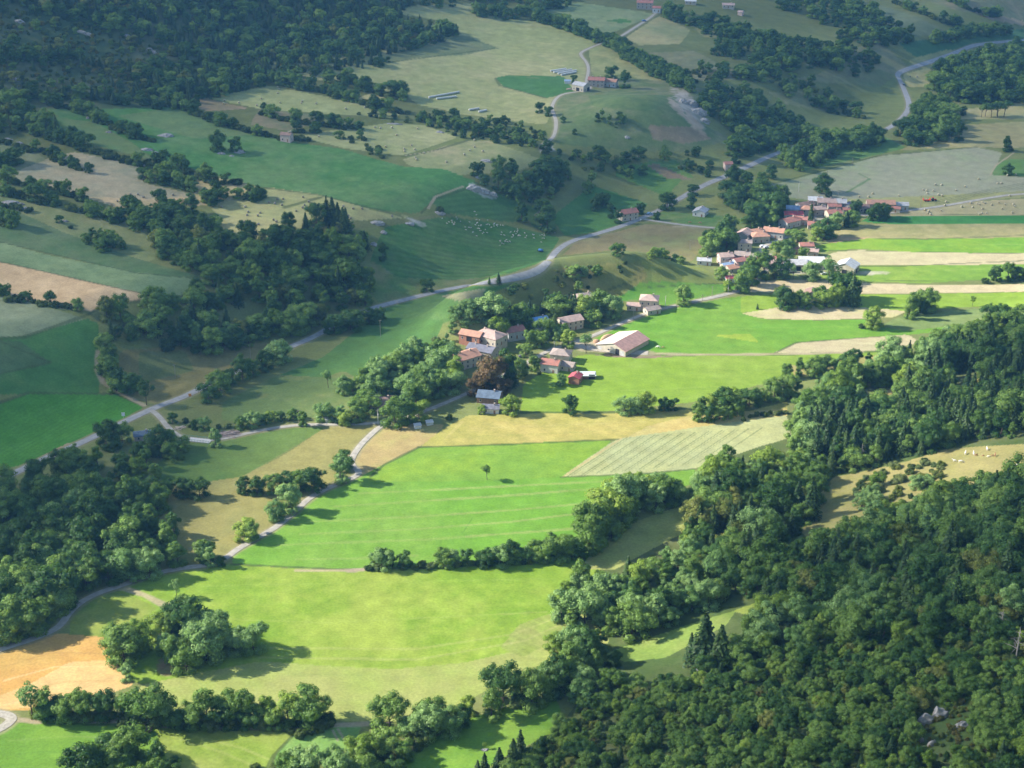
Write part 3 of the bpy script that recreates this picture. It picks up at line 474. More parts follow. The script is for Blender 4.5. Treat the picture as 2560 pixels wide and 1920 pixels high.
def finish(name, parts, tris, leaf, mat):
    V = []; F4 = []; F3 = []; A = []; o = 0
    for v, f, k in parts: V.append(v); F4.append(f + o); o += len(v); A.append(np.repeat(k, len(v) // len(k)) if len(k) != len(v) else k)
    for v, f, k in tris: V.append(v); F3.append(f + o); o += len(v); A.append(np.full(len(v), k))
    me = mesh_np(name, np.concatenate(V), np.concatenate(F4), np.concatenate(F3) if F3 else None, mats=[mat]); at = me.attributes.new('leaf', 'FLOAT', 'POINT'); at.data.foreach_set('value', np.concatenate(A).astype(np.float32)); return me
def lobed(name, seed, c0, rad, nl, lr, per, size, mat, core=.82, flat=.8, low=0.0, skirt=0):
    rng = np.random.default_rng(seed); c0 = np.array(c0); rad = np.array(rad); L = []
    for k in range(nl):
        d = sph(1, rng)[0]; d[2] = abs(d[2]) if rng.random() < .62 else d[2]; q = c0 + d * rad * rng.uniform(.45, .92); r = rng.uniform(*lr) * (1.1 - .35 * max(0, d[2])); L.append((q, r))
    L.append((c0, min(rad) * .62))
    for k in range(skirt):
        t_ = 6.28 * (k + rng.random()) / skirt; L.append((np.array([math.cos(t_) * rad[0] * .6, math.sin(t_) * rad[1] * .6, low + .5 * lr[1]]), lr[1] * rng.uniform(.7, 1)))
    P = []; Nn = []; K = []
    for q, r in L:
        n = int(per * (r / lr[1]) ** 2 * rng.uniform(.85, 1.1)); d = sph(n * 2, rng); out = d @ ((q - c0) / (np.linalg.norm(q - c0) + 1e-6)); d = d[rng.random(len(d)) < .55 + .45 * out][:n]
        rr = r * rng.uniform(.78, 1.10, len(d)); p = q + d * rr[:, None] * np.array([1, 1, flat]); ok = np.ones(len(p), bool)
        for q2, r2 in L:
            if q2 is not q: ok &= np.linalg.norm((p - q2) / np.array([1, 1, flat]), axis=1) > r2 * .80
        p = p[ok]; d = d[ok]; P.append(p); nn = d * 1.0 + sph(len(d), rng) * .55 + np.array([0, 0, .25]); Nn.append(nn / np.linalg.norm(nn, axis=1)[:, None]); K.append(rng.uniform(.75, 1.25, len(d)) * rng.uniform(.86, 1.14))
    P = np.concatenate(P); Nn = np.concatenate(Nn); K = np.concatenate(K); m = P[:, 2] > low; P, Nn, K = P[m], Nn[m], K[m]
    V, f = leafquads(P, Nn, size, rng); iv, if_ = ico(); T = []
    if core:
        for q, r in L:
            w = iv * (r * core * rng.uniform(.82, 1.05, len(iv)))[:, None] * np.array([1, 1, flat]) + q; w[:, 2] = np.maximum(w[:, 2], low); T.append((w, if_, .85))
    return finish(name, [(V, f, K)], T, None, mat), L
def trunkmesh(name, L, h0, r0, top, seed):
    mb = MB(); rng = random.Random(seed); j = lambda a: rng.uniform(-a, a); p1 = (j(.02), j(.02), top * .5); p2 = (j(.04), j(.04), top)
    mb.tube([(0, 0, -.06), (0, 0, h0 * .3), p1, p2], [r0 * 1.5, r0, r0 * .75, r0 * .3], 7)
    for q, r in sorted(L, key=lambda a: a[0][2])[:7]:
        st = (p1[0], p1[1], min(top * .62, max(h0 * .7, q[2] * .55))); md = ((st[0] + q[0]) / 2, (st[1] + q[1]) / 2, (st[2] + q[2]) / 2 - .02); mb.tube([st, md, tuple(q)], [r0 * .45, r0 * .3, r0 * .12], 5)
    return mb.mesh(name, BARK, smooth_=True)
def conifer(name, seed, rad, layers, per, mat, low=.06):
    rng = np.random.default_rng(seed); P = []; Nn = []; K = []
    for k in range(layers):
        f = k / (layers - 1); z = low + (1 - low) * f ** .92; r = rad * (1 - f) ** .85 + .012; n = max(3, int(per * (1 - f * .75))); t0 = rng.random() * 6.28
        for i in range(n):
            t_ = t0 + 6.283 * i / n + rng.normal() * .12; rr = r * rng.uniform(.72, 1.12); u = np.array([math.cos(t_), math.sin(t_), 0])
            for s_ in np.linspace(.25, 1, 4 if r > .06 else 2):
                p = u * rr * s_; p[2] = z - rr * .38 * s_ + .03 * (1 - s_); P.append(p + rng.normal(size=3) * .006); nn = u * .55 + np.array([0, 0, .8]) + rng.normal(size=3) * .3; Nn.append(nn / np.linalg.norm(nn)); K.append(rng.uniform(.7, 1.2) * (.8 + .4 * s_))
    P = np.array(P); Nn = np.array(Nn); V, f = leafquads(P, Nn, rad * .125, rng)
    seg = 9; rings = 8; cv = []; ct = []
    for a in range(rings):
        fz = a / (rings - 1)
        for b_ in range(seg): q = 6.283 * b_ / seg; rr = (rad * .62 * (1 - fz) ** .85 + .004) * rng.uniform(.75, 1.1); cv.append((math.cos(q) * rr, math.sin(q) * rr, low + (0.97 - low) * fz))
    for a in range(rings - 1):
        for b_ in range(seg): x0, x1 = a * seg + b_, a * seg + (b_ + 1) % seg; ct += [(x0, x1, x1 + seg), (x0, x1 + seg, x0 + seg)]
    return finish(name, [(V, f, np.array(K))], [(np.array(cv), np.array(ct), .7)], None, mat)
KIND = {}
def addk(k, cm_, tm): KIND.setdefault(k, []).append((cm_, tm))
for s_ in range(6):                                  # round crowned
    r = random.Random(s_); rx = r.uniform(.38, .50); cm_, L = lobed('crown', 100 + s_, (0, 0, .52), (rx, rx * r.uniform(.85, 1.1), .44), 27, (.085, .205), 230, .020, LEAF, core=.66, low=.03, skirt=5); addk('round', cm_, trunkmesh('trunk', L, .2, .022, .6, s_))
for s_ in range(3):                                  # tall narrow
    cm_, L = lobed('crown', 200 + s_, (0, 0, .52), (.27, .28, .46), 22, (.075, .155), 210, .018, LEAF, core=.7, low=.03, skirt=4); addk('tall', cm_, trunkmesh('trunk', L, .2, .018, .7, s_ + 20))
for s_ in range(4):                                  # open, trunk and limbs showing
    cm_, L = lobed('crown', 300 + s_, (0, 0, .66), (.30, .30, .33), 17, (.085, .135), 150, .019, LEAF, core=.45, low=.2); addk('open', cm_, trunkmesh('trunk', L, .35, .017, .8, s_ + 40))
for s_ in range(3):
    addk('spruce', conifer('crown', 400 + s_, (.25, .29, .22)[s_], 24, 18, NEEDLE), None)
for s_ in range(1): KIND['spruce'] = [(c, (lambda m_: (m_.tube([(0, 0, -.05), (0, 0, .5), (0, 0, .97)], [.02, .012, .003], 6), m_.mesh('trunk', BARK))[1])(MB())) for c, _ in KIND['spruce']]
for s_ in range(4):
    cm_, L = lobed('foliage', 500 + s_, (0, 0, .42), (.58, .52, .42), 13, (.20, .32), 170, .042, SCRUB, core=.7, low=-.03, skirt=6); addk('bush', cm_, trunkmesh('stem', L, .1, .03, .4, s_ + 60))
TREES = []                                           # dict(x,y,h,k,var,rz,tint,lab,grp,seq)
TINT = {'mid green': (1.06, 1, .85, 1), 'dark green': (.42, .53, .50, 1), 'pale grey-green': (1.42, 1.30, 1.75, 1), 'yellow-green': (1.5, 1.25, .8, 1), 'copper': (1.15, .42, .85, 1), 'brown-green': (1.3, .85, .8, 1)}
RW = [np.concatenate([w2, np.full((len(w2), 1), w)], 1) for w2, w in ROADW.values()]; RW = np.concatenate(RW)
HOUSEPTS = []
def blocked(x, y, m=1.5, view=False):
    d = np.hypot(RW[:, 0] - x, RW[:, 1] - y) - RW[:, 2] * .5
    if d.min() < m: return True
    return any(math.hypot(hx - x, hy - y) < hr or (view and math.hypot(hx - 9 * hx / math.hypot(hx, hy) - x, hy - 9 * hy / math.hypot(hx, hy) - y) < hr * .8) for hx, hy, hr in HOUSEPTS)
def put(x, y, h, k, tint='mid green', lab=None, grp=None, seq=None):
    TREES.append(dict(x=float(x), y=float(y), h=h, k=k, var=random.randrange(len(KIND[k])), rz=random.uniform(0, 6.28), tint=tint, lab=lab, grp=grp, seq=seq))
def pick(d):
    r = random.random() * sum(d.values())
    for k, v in d.items():
        r -= v
        if r <= 0: return k
    return k
CLEAR = []
def wood(where, pts, sp, mix, h, tints, holes=(), dens=1.0, hk=None):
    wp = np.array(wpoly(densify(pts + pts[:1], 60)[:-1])); hs = [wpoly(q) for q in holes]; x0, y0 = wp.min(0); x1, y1 = wp.max(0)
    gx, gy = np.meshgrid(np.arange(x0, x1, sp), np.arange(y0, y1, sp)); gx = gx + RNG.uniform(-.48, .48, gx.shape) * sp + (np.arange(gx.shape[0]) % 2)[:, None] * sp * .5; gy = gy + RNG.uniform(-.48, .48, gy.shape) * sp
    gx, gy = gx.ravel(), gy.ravel(); m = inpoly(gx, gy, wp.tolist()) & (RNG.random(gx.shape) < dens)
    for q in hs: m &= ~inpoly(gx, gy, q)
    for x, y in zip(gx[m], gy[m]):
        if blocked(x, y, 3.6, True): continue
        k = pick(mix); f = random.uniform(.72, 1.18); hh = h * f * {'bush': .42, 'spruce': 1.08}.get(k, 1) * (random.uniform(.72, 1.28) if k != 'bush' else random.uniform(.7, 1.3))
        put(x, y, hh, k, pick(tints) if k != 'spruce' else 'mid green', where, 'forest')
def row(where, pts, sp, mix, h, tints, jit=1.0, jh=.25):
    if tints is DK: sp *= .60; h *= 1.08; jit = 1.7
    dp = smooth(pts, 1); a = np.array(densify(dp, 3)); x, y, _ = cast(a[:, 0], a[:, 1]); L = np.concatenate([[0], np.cumsum(np.hypot(np.diff(x), np.diff(y)))]); s_ = random.uniform(0, sp)
    while s_ < L[-1]:
        px = np.interp(s_, L, x) + random.gauss(0, jit); py = np.interp(s_, L, y) + random.gauss(0, jit); k = pick(mix)
        if not blocked(px, py, .8): put(px, py, h * random.uniform(1 - jh, 1 + jh) * {'bush': .4}.get(k, 1), k, pick(tints) if k != 'spruce' else 'mid green', where, 'row')
        s_ += sp * random.uniform(.7, 1.3)
def one(u, v, hp, k, tint, lab=None, where=None):
    x, y, dpt = cast(u, v); put(x[0], y[0], hp * dpt[0] / F / .89, k, tint, lab, where or ('named' if lab else 'misc'))
# ------------------------------------------------------------------ buildings
def tiles(name, c, c2=None): return matte(name, c, .16, .55, .85, bump=.3, c2=c2)
RF = dict(red=tiles('red_tiles', (.36, .15, .11), (.27, .14, .12)), orange=tiles('orange_tiles', (.44, .23, .15), (.34, .2, .15)), pink=tiles('weathered_pink_tiles', (.42, .30, .25), (.33, .24, .21)), brown=tiles('brown_tiles', (.27, .17, .13), (.2, .14, .12)), taupe=tiles('taupe_tiles', (.33, .26, .22), (.25, .21, .19)),
          slate=tiles('slate', (.17, .17, .2), (.12, .12, .15)), grey=tiles('grey_sheet_roof', (.42, .42, .42), (.33, .32, .32)), pale=tiles('pale_fibre_cement', (.55, .55, .54), (.44, .43, .42)), blue=tiles('blue_grey_sheet', (.27, .36, .48), (.22, .3, .42)), tarp=tiles('blue_tarpaulin', (.1, .3, .62), (.32, .42, .55)), crimson=tiles('crimson_tiles', (.42, .08, .09), (.32, .09, .1)), mint=tiles('pale_green_sheet', (.42, .52, .44), (.5, .55, .5)), navy=tiles('dark_blue_slate', (.12, .16, .21), (.09, .12, .16)))
WL = dict(cream=matte('cream_render', (.50, .44, .35), .1, .6, c2=(.4, .35, .27)), white=matte('white_render', (.62, .59, .54), .06, .6), stone=matte('rubble_stone', (.42, .37, .31), .2, 2.2, bump=.4), grey=matte('grey_render', (.45, .44, .42), .1, .7), pinkw=matte('pinkish_render', (.52, .4, .34), .1, .7), brick=matte('brick_wall', (.42, .2, .13), .12, 2), wood=matte('brown_boards', (.25, .15, .09), .15, 2))
M_WD = matte('painted_wood', (.3, .17, .1), .1, 3); M_FR = matte('window_frame', (.6, .55, .48), .05, 3); M_DK = matte('dark_opening', (.03, .03, .035), .05, 3); M_CH = matte('chimney_masonry', (.5, .4, .33), .1, 3)
mg, tg, bgl = nt('window_glass'); bgl.inputs['Base Color'].default_value = (.05, .06, .08, 1); bgl.inputs['Roughness'].default_value = .15; bgl.inputs['Specular IOR Level'].default_value = .5
w_ = MB(); w_.box(-.55, -.05, -.7, -.45, .02, .7); w_.box(.45, -.05, -.7, .55, .02, .7); w_.box(-.45, -.05, .6, .45, .02, .7); w_.box(-.6, -.12, -.78, .6, .02, -.7); WINM = w_.mesh('window', M_FR)
w_ = MB(); w_.box(-.45, -.03, -.7, .45, .01, .6); PANM = w_.mesh('pane', mg)
w_ = MB(); w_.box(-.5, -.06, 0, .5, .02, 2.05); DOORM = w_.mesh('door', M_WD); w_ = MB(); w_.box(.3, -.11, .95, .42, -.06, 1.02); HANM = w_.mesh('handle', mg)
w_ = MB(); w_.box(-1.7, -.06, 0, 1.7, .02, 3.0); BDOORM = w_.mesh('barn_door', M_DK)
def depth_at(x, y): return proj(x, y, float(terr(x, y)))[2]
def house(name, label, u, v, L, Wd, wh, ang, typ, rc, wc, pitch=.42, chim=1, wins=True, barn=False, cat='house', grp=None, over=.45):
    x, y, d = cast(u, v); sc = F / d[0]; x, y, d = cast(u, v + (wh * .62 + Wd * .5 * pitch * .4) * sc * .92); x, y = float(x[0]), float(y[0]); a = R(ang)
    hl, hw = L / 2, Wd / 2; cs = [(x + px * math.cos(a) - py * math.sin(a), y + px * math.sin(a) + py * math.cos(a)) for px, py in ((-hl, -hw), (hl, -hw), (hl, hw), (-hl, hw))]
    zs = [float(terr(p, q)) for p, q in cs]; z = max(zs) - .15; dz = max(zs) - min(zs) + .6
    e = link(name, None, loc=(x, y, z), rz=a); tag(e, label, cat, grp); HOUSEPTS.append((x, y, max(L, Wd) * .56 + 1.2))
    rh = hw * pitch; mb = MB(); P = lambda *q: q
    if typ in ('hip', 'flat'):
        mb.box(-hl, -hw, -dz, hl, hw, wh)
    else:
        for s_ in (-1, 1): mb.face([(-s_ * hl, s_ * hw, -dz), (s_ * hl, s_ * hw, -dz), (s_ * hl, s_ * hw, wh), (-s_ * hl, s_ * hw, wh)][::-1]); mb.face([(s_ * hl, -s_ * hw, -dz), (s_ * hl, s_ * hw, -dz), (s_ * hl, s_ * hw, wh), (s_ * hl, 0, wh + rh), (s_ * hl, -s_ * hw, wh)])
    link('wall', mb.mesh('wall', WL[wc]), e)
    rb = MB(); o = over; th = .2; x0 = hl + o; y0 = hw + o; zl = wh - o * pitch + .03
    if typ == 'gable':
        for s_ in (-1, 1):
            A = [(-x0, s_ * y0, zl), (x0, s_ * y0, zl), (x0, 0, wh + rh + .03), (-x0, 0, wh + rh + .03)]; B = [(p[0], p[1], p[2] + th) for p in A]
            n = len(rb.v); rb.v += A + B; fs = [(3, 2, 1, 0), (4, 5, 6, 7), (0, 1, 5, 4), (1, 2, 6, 5), (3, 0, 4, 7)]
            for q in fs: rb.f.append(tuple(n + i for i in (q if s_ < 0 else q[::-1]))); rb.m.append(0)
    elif typ == 'hip':
        r0 = max(.2, hl - hw * .9); zb = wh; zt = wh + (y0) * pitch; rb.box(-x0, -y0, zb, x0, y0, zb + .16); c = [(-x0, -y0, zb + .16), (x0, -y0, zb + .16), (x0, y0, zb + .16), (-x0, y0, zb + .16)]; t1, t2 = (-r0, 0, zt + .16), (r0, 0, zt + .16)
        rb.face([c[0], c[1], t2, t1]); rb.face([c[2], c[3], t1, t2]); rb.face([c[1], c[2], t2]); rb.face([c[3], c[0], t1])
    else: rb.face([(-x0, -y0, wh + .05), (x0, -y0, wh + .05), (x0, y0, wh + .4), (-x0, y0, wh + .4)]); rb.face([(-x0, -y0, wh + .01), (x0, -y0, wh + .01), (x0, y0, wh + .01), (-x0, y0, wh + .01)][::-1]); rb.face([(-x0, -y0, wh + .01), (x0, -y0, wh + .01), (x0, -y0, wh + .05), (-x0, -y0, wh + .05)]); rb.face([(-x0, y0, wh + .01), (-x0, y0, wh + .4), (x0, y0, wh + .4), (x0, y0, wh + .01)]); rb.face([(x0, -y0, wh + .01), (x0, y0, wh + .01), (x0, y0, wh + .4), (x0, -y0, wh + .05)]); rb.face([(-x0, -y0, wh + .01), (-x0, -y0, wh + .05), (-x0, y0, wh + .4), (-x0, y0, wh + .01)])
    ro = link('roof', rb.mesh('roof', RF[rc]), e)
    for k in range(chim):
        cb = MB(); cx = hl * (.45 if k == 0 else -.5); cb.box(cx - .35, -.75, wh + rh * .5, cx + .35, -.1, wh + rh + 1.0); cb.box(cx - .42, -.82, wh + rh + 1.0, cx + .42, -.03, wh + rh + 1.15); link('chimney', cb.mesh('chimney', M_CH), ro)
    if wins:
        for side, (nx, ny) in enumerate(((0, -1), (1, 0), (0, 1), (-1, 0))):
            wx = nx * math.cos(a) - ny * math.sin(a); wy = nx * math.sin(a) + ny * math.cos(a); facing = (-wx * x - wy * y) / math.hypot(x, y)
            if facing < -.15: continue
            ln = L if nx == 0 else Wd; n = max(1, int(ln / 3.4)); rot = {0: 0, 1: R(90), 2: R(180), 3: R(-90)}[side]; bigside = facing > .6
            sts = [1.75] if wh < 4.2 else [1.7, 4.3]
            for si, hz in enumerate(sts):
                for k in range(n):
                    q = -ln / 2 + ln * (k + .5) / n; off = (hw if nx == 0 else hl); px, py = (q * -ny, ny * off) if nx == 0 else (nx * off, q * nx)
                    if bigside and si == 0 and k == n // 2 and not barn:
                        dd = link('door', DOORM, e, (px, py, .0), rot); link('handle', HANM, dd); bigside = False; continue
                    if barn and si == 0 and k == n // 2: link('barn_door', BDOORM, e, (px, py, 0), rot); continue
                    if hz + .75 > wh: continue
                    if barn and k % 2: continue
                    w = link('window', WINM, e, (px, py, hz), rot); link('pane', PANM, w)
    return e
HS = [  # name, label, u, v, L, W, wall h, ridge angle, roof type, roof, wall
 ('farmhouse', 'large cream farmhouse under a broad pinkish hipped roof in the hamlet', 1060, 733, 16, 11, 4.6, -38, 'hip', 'pink', 'cream'),
 ('farm_shed', 'orange-tiled open shed built against the large hipped farmhouse', 1020, 731, 13, 8, 3.6, -25, 'gable', 'orange', 'brick'),
 ('slate_house', 'long house with dark slate roof behind the brick-red gabled house', 1042, 757, 16, 9, 5, -28, 'gable', 'slate', 'stone'),
 ('gabled_house', 'three-storey gabled house with rust-coloured roof above the conifers', 1004, 772, 15, 11, 6, 38, 'gable', 'orange', 'cream'),
 ('porch_house', 'small grey house with orange lean-to roof at the hamlet edge', 975, 790, 8, 6, 5, -5, 'gable', 'orange', 'grey'),
 ('white_villa', 'white two-storey house with hipped roof beside the lane', 1402, 650, 11, 10, 6.2, -10, 'hip', 'pink', 'cream'),
 ('garage', 'low cream garage with brown gable in front of the white two-storey house', 1408, 668, 9, 6, 3, 25, 'gable', 'taupe', 'cream'),
 ('pergola_annex', 'low pink-roofed annex on the left of the white two-storey house', 1369, 660, 8, 6, 3, -8, 'gable', 'pink', 'cream'),
 ('barn_house', 'tall cream house with brick-red gabled roof among the hamlet trees', 1230, 694, 14, 9, 5.5, 28, 'gable', 'pink', 'cream'),
 ('tarped_house', 'house with bright blue tarpaulin over half of its roof', 1165, 696, 9, 8, 4.5, 25, 'gable', 'tarp', 'grey'),
 ('red_cottage', 'grey cottage with red roof half hidden left of the blue tarpaulin', 1110, 718, 11, 8, 4.5, 28, 'gable', 'red', 'grey'),
 ('bungalow', 'pale bungalow with dark taupe roof at the foot of the ridge', 1262, 646, 11, 8, 3.6, 22, 'hip', 'taupe', 'cream'),
 ('hipped_house', 'cream house with taupe hipped roof above the red-roofed house', 1212, 765, 11, 9, 5, -15, 'hip', 'taupe', 'cream'),
 ('red_roofed_house', 'white house with tomato-red gabled roof on the hamlet lane', 1190, 786, 10, 8, 5, -18, 'gable', 'red', 'white'),
 ('low_annex', 'small annex with taupe roof right of the tomato-red roof', 1226, 788, 8, 7, 3, -20, 'gable', 'taupe', 'cream'),
 ('brick_outhouse', 'small brick outhouse with crimson roof at the meadow edge', 1243, 815, 6.5, 6, 3.8, 70, 'gable', 'crimson', 'brick'),
 ('open_shed', 'low shed with flat pale green roof in the meadow', 1270, 809, 8, 5, 2.2, 0, 'flat', 'mint', 'wood'),
 ('dark_chalet', 'chalet with dark blue slate roof under the copper trees', 1058, 853, 12, 10, 3.5, -12, 'gable', 'navy', 'wood'),
 ('garden_chalet', 'small white-walled chalet with slate roof in front of the garden', 1060, 880, 9, 6, 2.8, -5, 'gable', 'slate', 'white'),
 ('hip_bungalow', 'brown-red hip-roofed bungalow hidden in trees by the road junction', 826, 868, 14, 12, 3, 10, 'hip', 'brown', 'cream'),
 ('riverside_house', 'small brick house with steel-blue roof in the riverside trees', 309, 938, 8.5, 6, 3, 14, 'gable', 'navy', 'pinkw'),
 ('roadside_house', 'cream farmhouse with red hipped roof beside the valley road', 1355, 461, 13, 9, 5.5, 25, 'gable', 'red', 'cream'),
 ('grey_chalet', 'white chalet with brown gable and steep grey roof in the green', 1513, 456, 10, 9, 3.2, 68, 'gable', 'grey', 'white'),
 ('white_cottage', 'white cottage with grey roof at the left edge of the lower village', 1521, 563, 9, 6, 3, -8, 'gable', 'grey', 'white'),
 ('pink_house', 'tall pinkish house under bare trees in the lower village', 1566, 556, 9, 8, 6, 10, 'gable', 'pink', 'pinkw'),
 ('blue_roofed_house', 'house with light blue sheet roof in the lower village', 1571, 573, 8, 6, 3.2, 25, 'gable', 'blue', 'cream'),
 ('orange_roofed_house', 'low house with bright orange roof below the blue one', 1581, 578, 8, 7, 3, 25, 'gable', 'orange', 'cream'),
 ('crimson_cottage', 'little crimson-roofed cottage by the last lane tree', 1576, 602, 6, 5, 3, 15, 'gable', 'crimson', 'white'),
 ('brown_house', 'house with brown roof behind the orange one in the lower village', 1603, 552, 10, 8, 5, -10, 'gable', 'taupe', 'cream'),
 ('long_red_house', 'house with long rust-red roof facing the village green', 1600, 564, 11, 7, 4.5, 25, 'gable', 'red', 'grey'),
 ('red_annex', 'red-roofed annex between pinkish and brown houses', 1578, 562, 6, 5, 4, 0, 'gable', 'red', 'pinkw'),
 ('gable_house', 'grey house with pinkish gable topmost in the lower village', 1607, 506, 11, 9, 5, 60, 'gable', 'pink', 'grey'),
 ('terracotta_house', 'cream house with terracotta hip roof right of the grey gable', 1640, 510, 12, 9, 4.5, 10, 'hip', 'orange', 'cream'),
 ('beige_house', 'tall beige house below the grey gable', 1608, 527, 9, 7, 6, -5, 'gable', 'taupe', 'cream'),
 ('back_house', 'small house with orange roof behind the terracotta hip roof', 1632, 502, 8, 6, 5, 20, 'gable', 'orange', 'stone'),
 ('angled_house', 'long orange-roofed house set at an angle above the lower village', 1672, 500, 14, 9, 4.5, -20, 'gable', 'orange', 'grey'),
 ('roadside_cottage', 'reddish roofed cottage behind the big tree of the lower village', 1655, 560, 12, 7, 3.5, -3, 'gable', 'red', 'cream'),
 ('tree_screened_house', 'cream house with red roof screened by a tree right of the village', 1741, 531, 9, 7, 4, 0, 'gable', 'red', 'cream'),
 ('low_red_house', 'low red-roofed house just below the tree-screened one', 1754, 543, 8, 6, 3.5, -15, 'gable', 'pink', 'cream'),
 ('side_house', 'small red-roofed wing left of the screening tree', 1719, 540, 6, 5, 3.5, 0, 'gable', 'red', 'stone'),
 ('salmon_barn', 'barn with long salmon roof left of the grey farm sheds', 1671, 568, 14, 9, 4, -5, 'gable', 'pink', 'stone'),
 ('grey_farm_shed', 'long farm shed with rusty grey roof in the row of grey barns', 1716, 569, 15, 10, 4, -3, 'gable', 'grey', 'cream'),
 ('pale_farm_shed', 'long farm shed with pale roof in the middle of the grey barns', 1751, 564, 16, 11, 4.5, -3, 'gable', 'pale', 'cream'),
 ('grey_barn', 'grey-roofed barn with tall dark doorway at the right end of the barns', 1829, 574, 12, 13, 4.5, 62, 'gable', 'pale', 'cream'),
 ('small_shed', 'little grey shed left of the rusty grey farm shed', 1689, 582, 5, 4, 2.6, 0, 'gable', 'grey', 'white'),
 ('hidden_house', 'brown-roofed stone house hidden in the round trees of the fields', 1752, 636, 9, 8, 5.5, 75, 'gable', 'brown', 'stone'),
 ('white_block', 'pale sheet-roofed building at the top left of the upper village', 1760, 434, 10, 9, 5, -5, 'gable', 'pale', 'cream'),
 ('rust_block', 'rust-red roofed building in the top row of the upper village', 1784, 438, 13, 9, 5.5, -5, 'gable', 'pink', 'stone'),
 ('grey_block', 'grey-roofed building at the right of the top row of the upper village', 1810, 439, 11, 9, 5.5, -8, 'gable', 'grey', 'stone'),
 ('dark_red_house', 'dark red roof sloping down at the left of the upper village', 1738, 443, 12, 7, 4, 25, 'gable', 'brown', 'grey'),
 ('fiery_house', 'square house with the brightest orange roof of the upper village', 1742, 454, 9, 8, 5.5, -4, 'hip', 'orange', 'stone'),
 ('slate_blue_house', 'house with slate-blue roof above the crimson one', 1715, 452, 11, 8, 4, -12, 'gable', 'blue', 'cream'),
 ('crimson_house', 'low long house with crimson roof at the left of the upper village', 1713, 463, 13, 7, 3.6, 0, 'gable', 'crimson', 'white'),
 ('pinkish_house', 'pinkish roofed house between the bright orange roof and the village lane', 1768, 453, 9, 7, 4.5, 10, 'gable', 'pink', 'stone'),
 ('pink_gable_house', 'stone house with pink gabled roof in the centre of the upper village', 1799, 461, 10, 8, 5, 12, 'gable', 'red', 'cream'),
 ('middle_house', 'red-roofed house squeezed behind the pink gable', 1801, 448, 9, 6, 5, 0, 'gable', 'red', 'stone'),
 ('lower_left_house', 'grey-gabled house with red roof at the lower left of the upper village', 1705, 478, 13, 9, 4.5, 35, 'gable', 'red', 'grey'),
 ('long_roof_house', 'low house with the longest red roof below the upper village', 1769, 485, 16, 8, 3.2, -6, 'gable', 'red', 'cream'),
 ('tiny_red_house', 'tiny red-roofed house on the right of the upper village', 1827, 454, 5, 5, 3.5, 0, 'gable', 'red', 'cream'),
 ('red_corner_house', 'red roofed house between the crimson and the longest roof', 1728, 474, 10, 7, 4, -15, 'gable', 'red', 'stone'),
 ('red_barn', 'long beige barn with even orange-red roof beside the village', 1901, 441, 20, 9, 5, -4, 'gable', 'orange', 'cream'),
 ('barn_annex', 'dark red roofed annex on the left of the long orange-red barn', 1865, 448, 7, 7, 4, -4, 'gable', 'brown', 'stone'),
 ('grey_annex', 'grey-roofed shed at the right end of the long barn', 1947, 443, 9, 7, 3.5, -5, 'gable', 'grey', 'grey'),
 ('red_lean_to', 'small red roof between the long barn and the grey shed', 1935, 451, 6, 5, 3, -20, 'gable', 'red', 'cream'),
 ('shadow_house', 'small house with dark grey roof right of the top row', 1832, 445, 7, 7, 4, 60, 'gable', 'slate', 'grey'),
 ('hill_barn', 'cream stone barn with grey roof on the hill farm', 1255, 186, 12, 9, 5, -40, 'gable', 'grey', 'cream'),
 ('hill_farmhouse', 'hill farm building with the larger red roof', 1289, 176, 14, 9, 5.5, -12, 'gable', 'red', 'stone'),
 ('hill_house', 'hill farm house with orange roof and grey gable', 1319, 178, 11, 8, 4.5, -18, 'gable', 'orange', 'grey'),
 ('hill_hut', 'tiny pale blue-roofed hut left of the hill farm', 1226, 176, 5, 4, 2.2, 0, 'gable', 'blue', 'white'),
 ('top_farmhouse', 'red-roofed farmhouse at the top end of the hill lane', 1393, 10, 16, 9, 5.5, -8, 'gable', 'red', 'stone'),
 ('top_annex', 'smaller red-roofed house right where the hill lane ends', 1418, 20, 8, 7, 4, -5, 'gable', 'red', 'white'),
 ('orange_top_house', 'long orange roof in the trees at the top edge', 1573, 13, 12, 7, 3, -5, 'gable', 'pink', 'cream'),
 ('pale_top_house', 'pale grey roof in the trees at the top edge', 1492, 4, 11, 7, 3, -12, 'gable', 'pale', 'cream'),
 ('pink_hut', 'small pinkish hut in the woods at the top', 1600, 28, 5, 5, 3, -30, 'gable', 'pink', 'pinkw'),
 ('stone_cabin', 'lone stone cabin with brown roof on the hedge of the green slope', 620, 295, 8, 6, 5, -20, 'gable', 'brown', 'pinkw'),
 ('roadside_hut', 'narrow pink-red house hidden in the roadside trees', 1572, 358, 6, 6, 4.5, 10, 'gable', 'red', 'pinkw'),
]
for q in HS:
    n_, lab, u, v, L, Wd, wh, an, ty, rc, wc = q
    house(n_, lab, u, v, L, Wd, wh, an, ty, rc, wc, chim=0 if any(k in n_ for k in ('barn', 'shed', 'annex', 'garage', 'hut', 'lean')) else 1 + (L > 13), barn=('barn' in n_ or 'shed' in n_) and n_ != 'barn_house', wins=L > 5.5, cat='barn' if 'barn' in n_ and n_ != 'barn_house' else 'shed' if ('shed' in n_ or 'hut' in n_) else 'house')
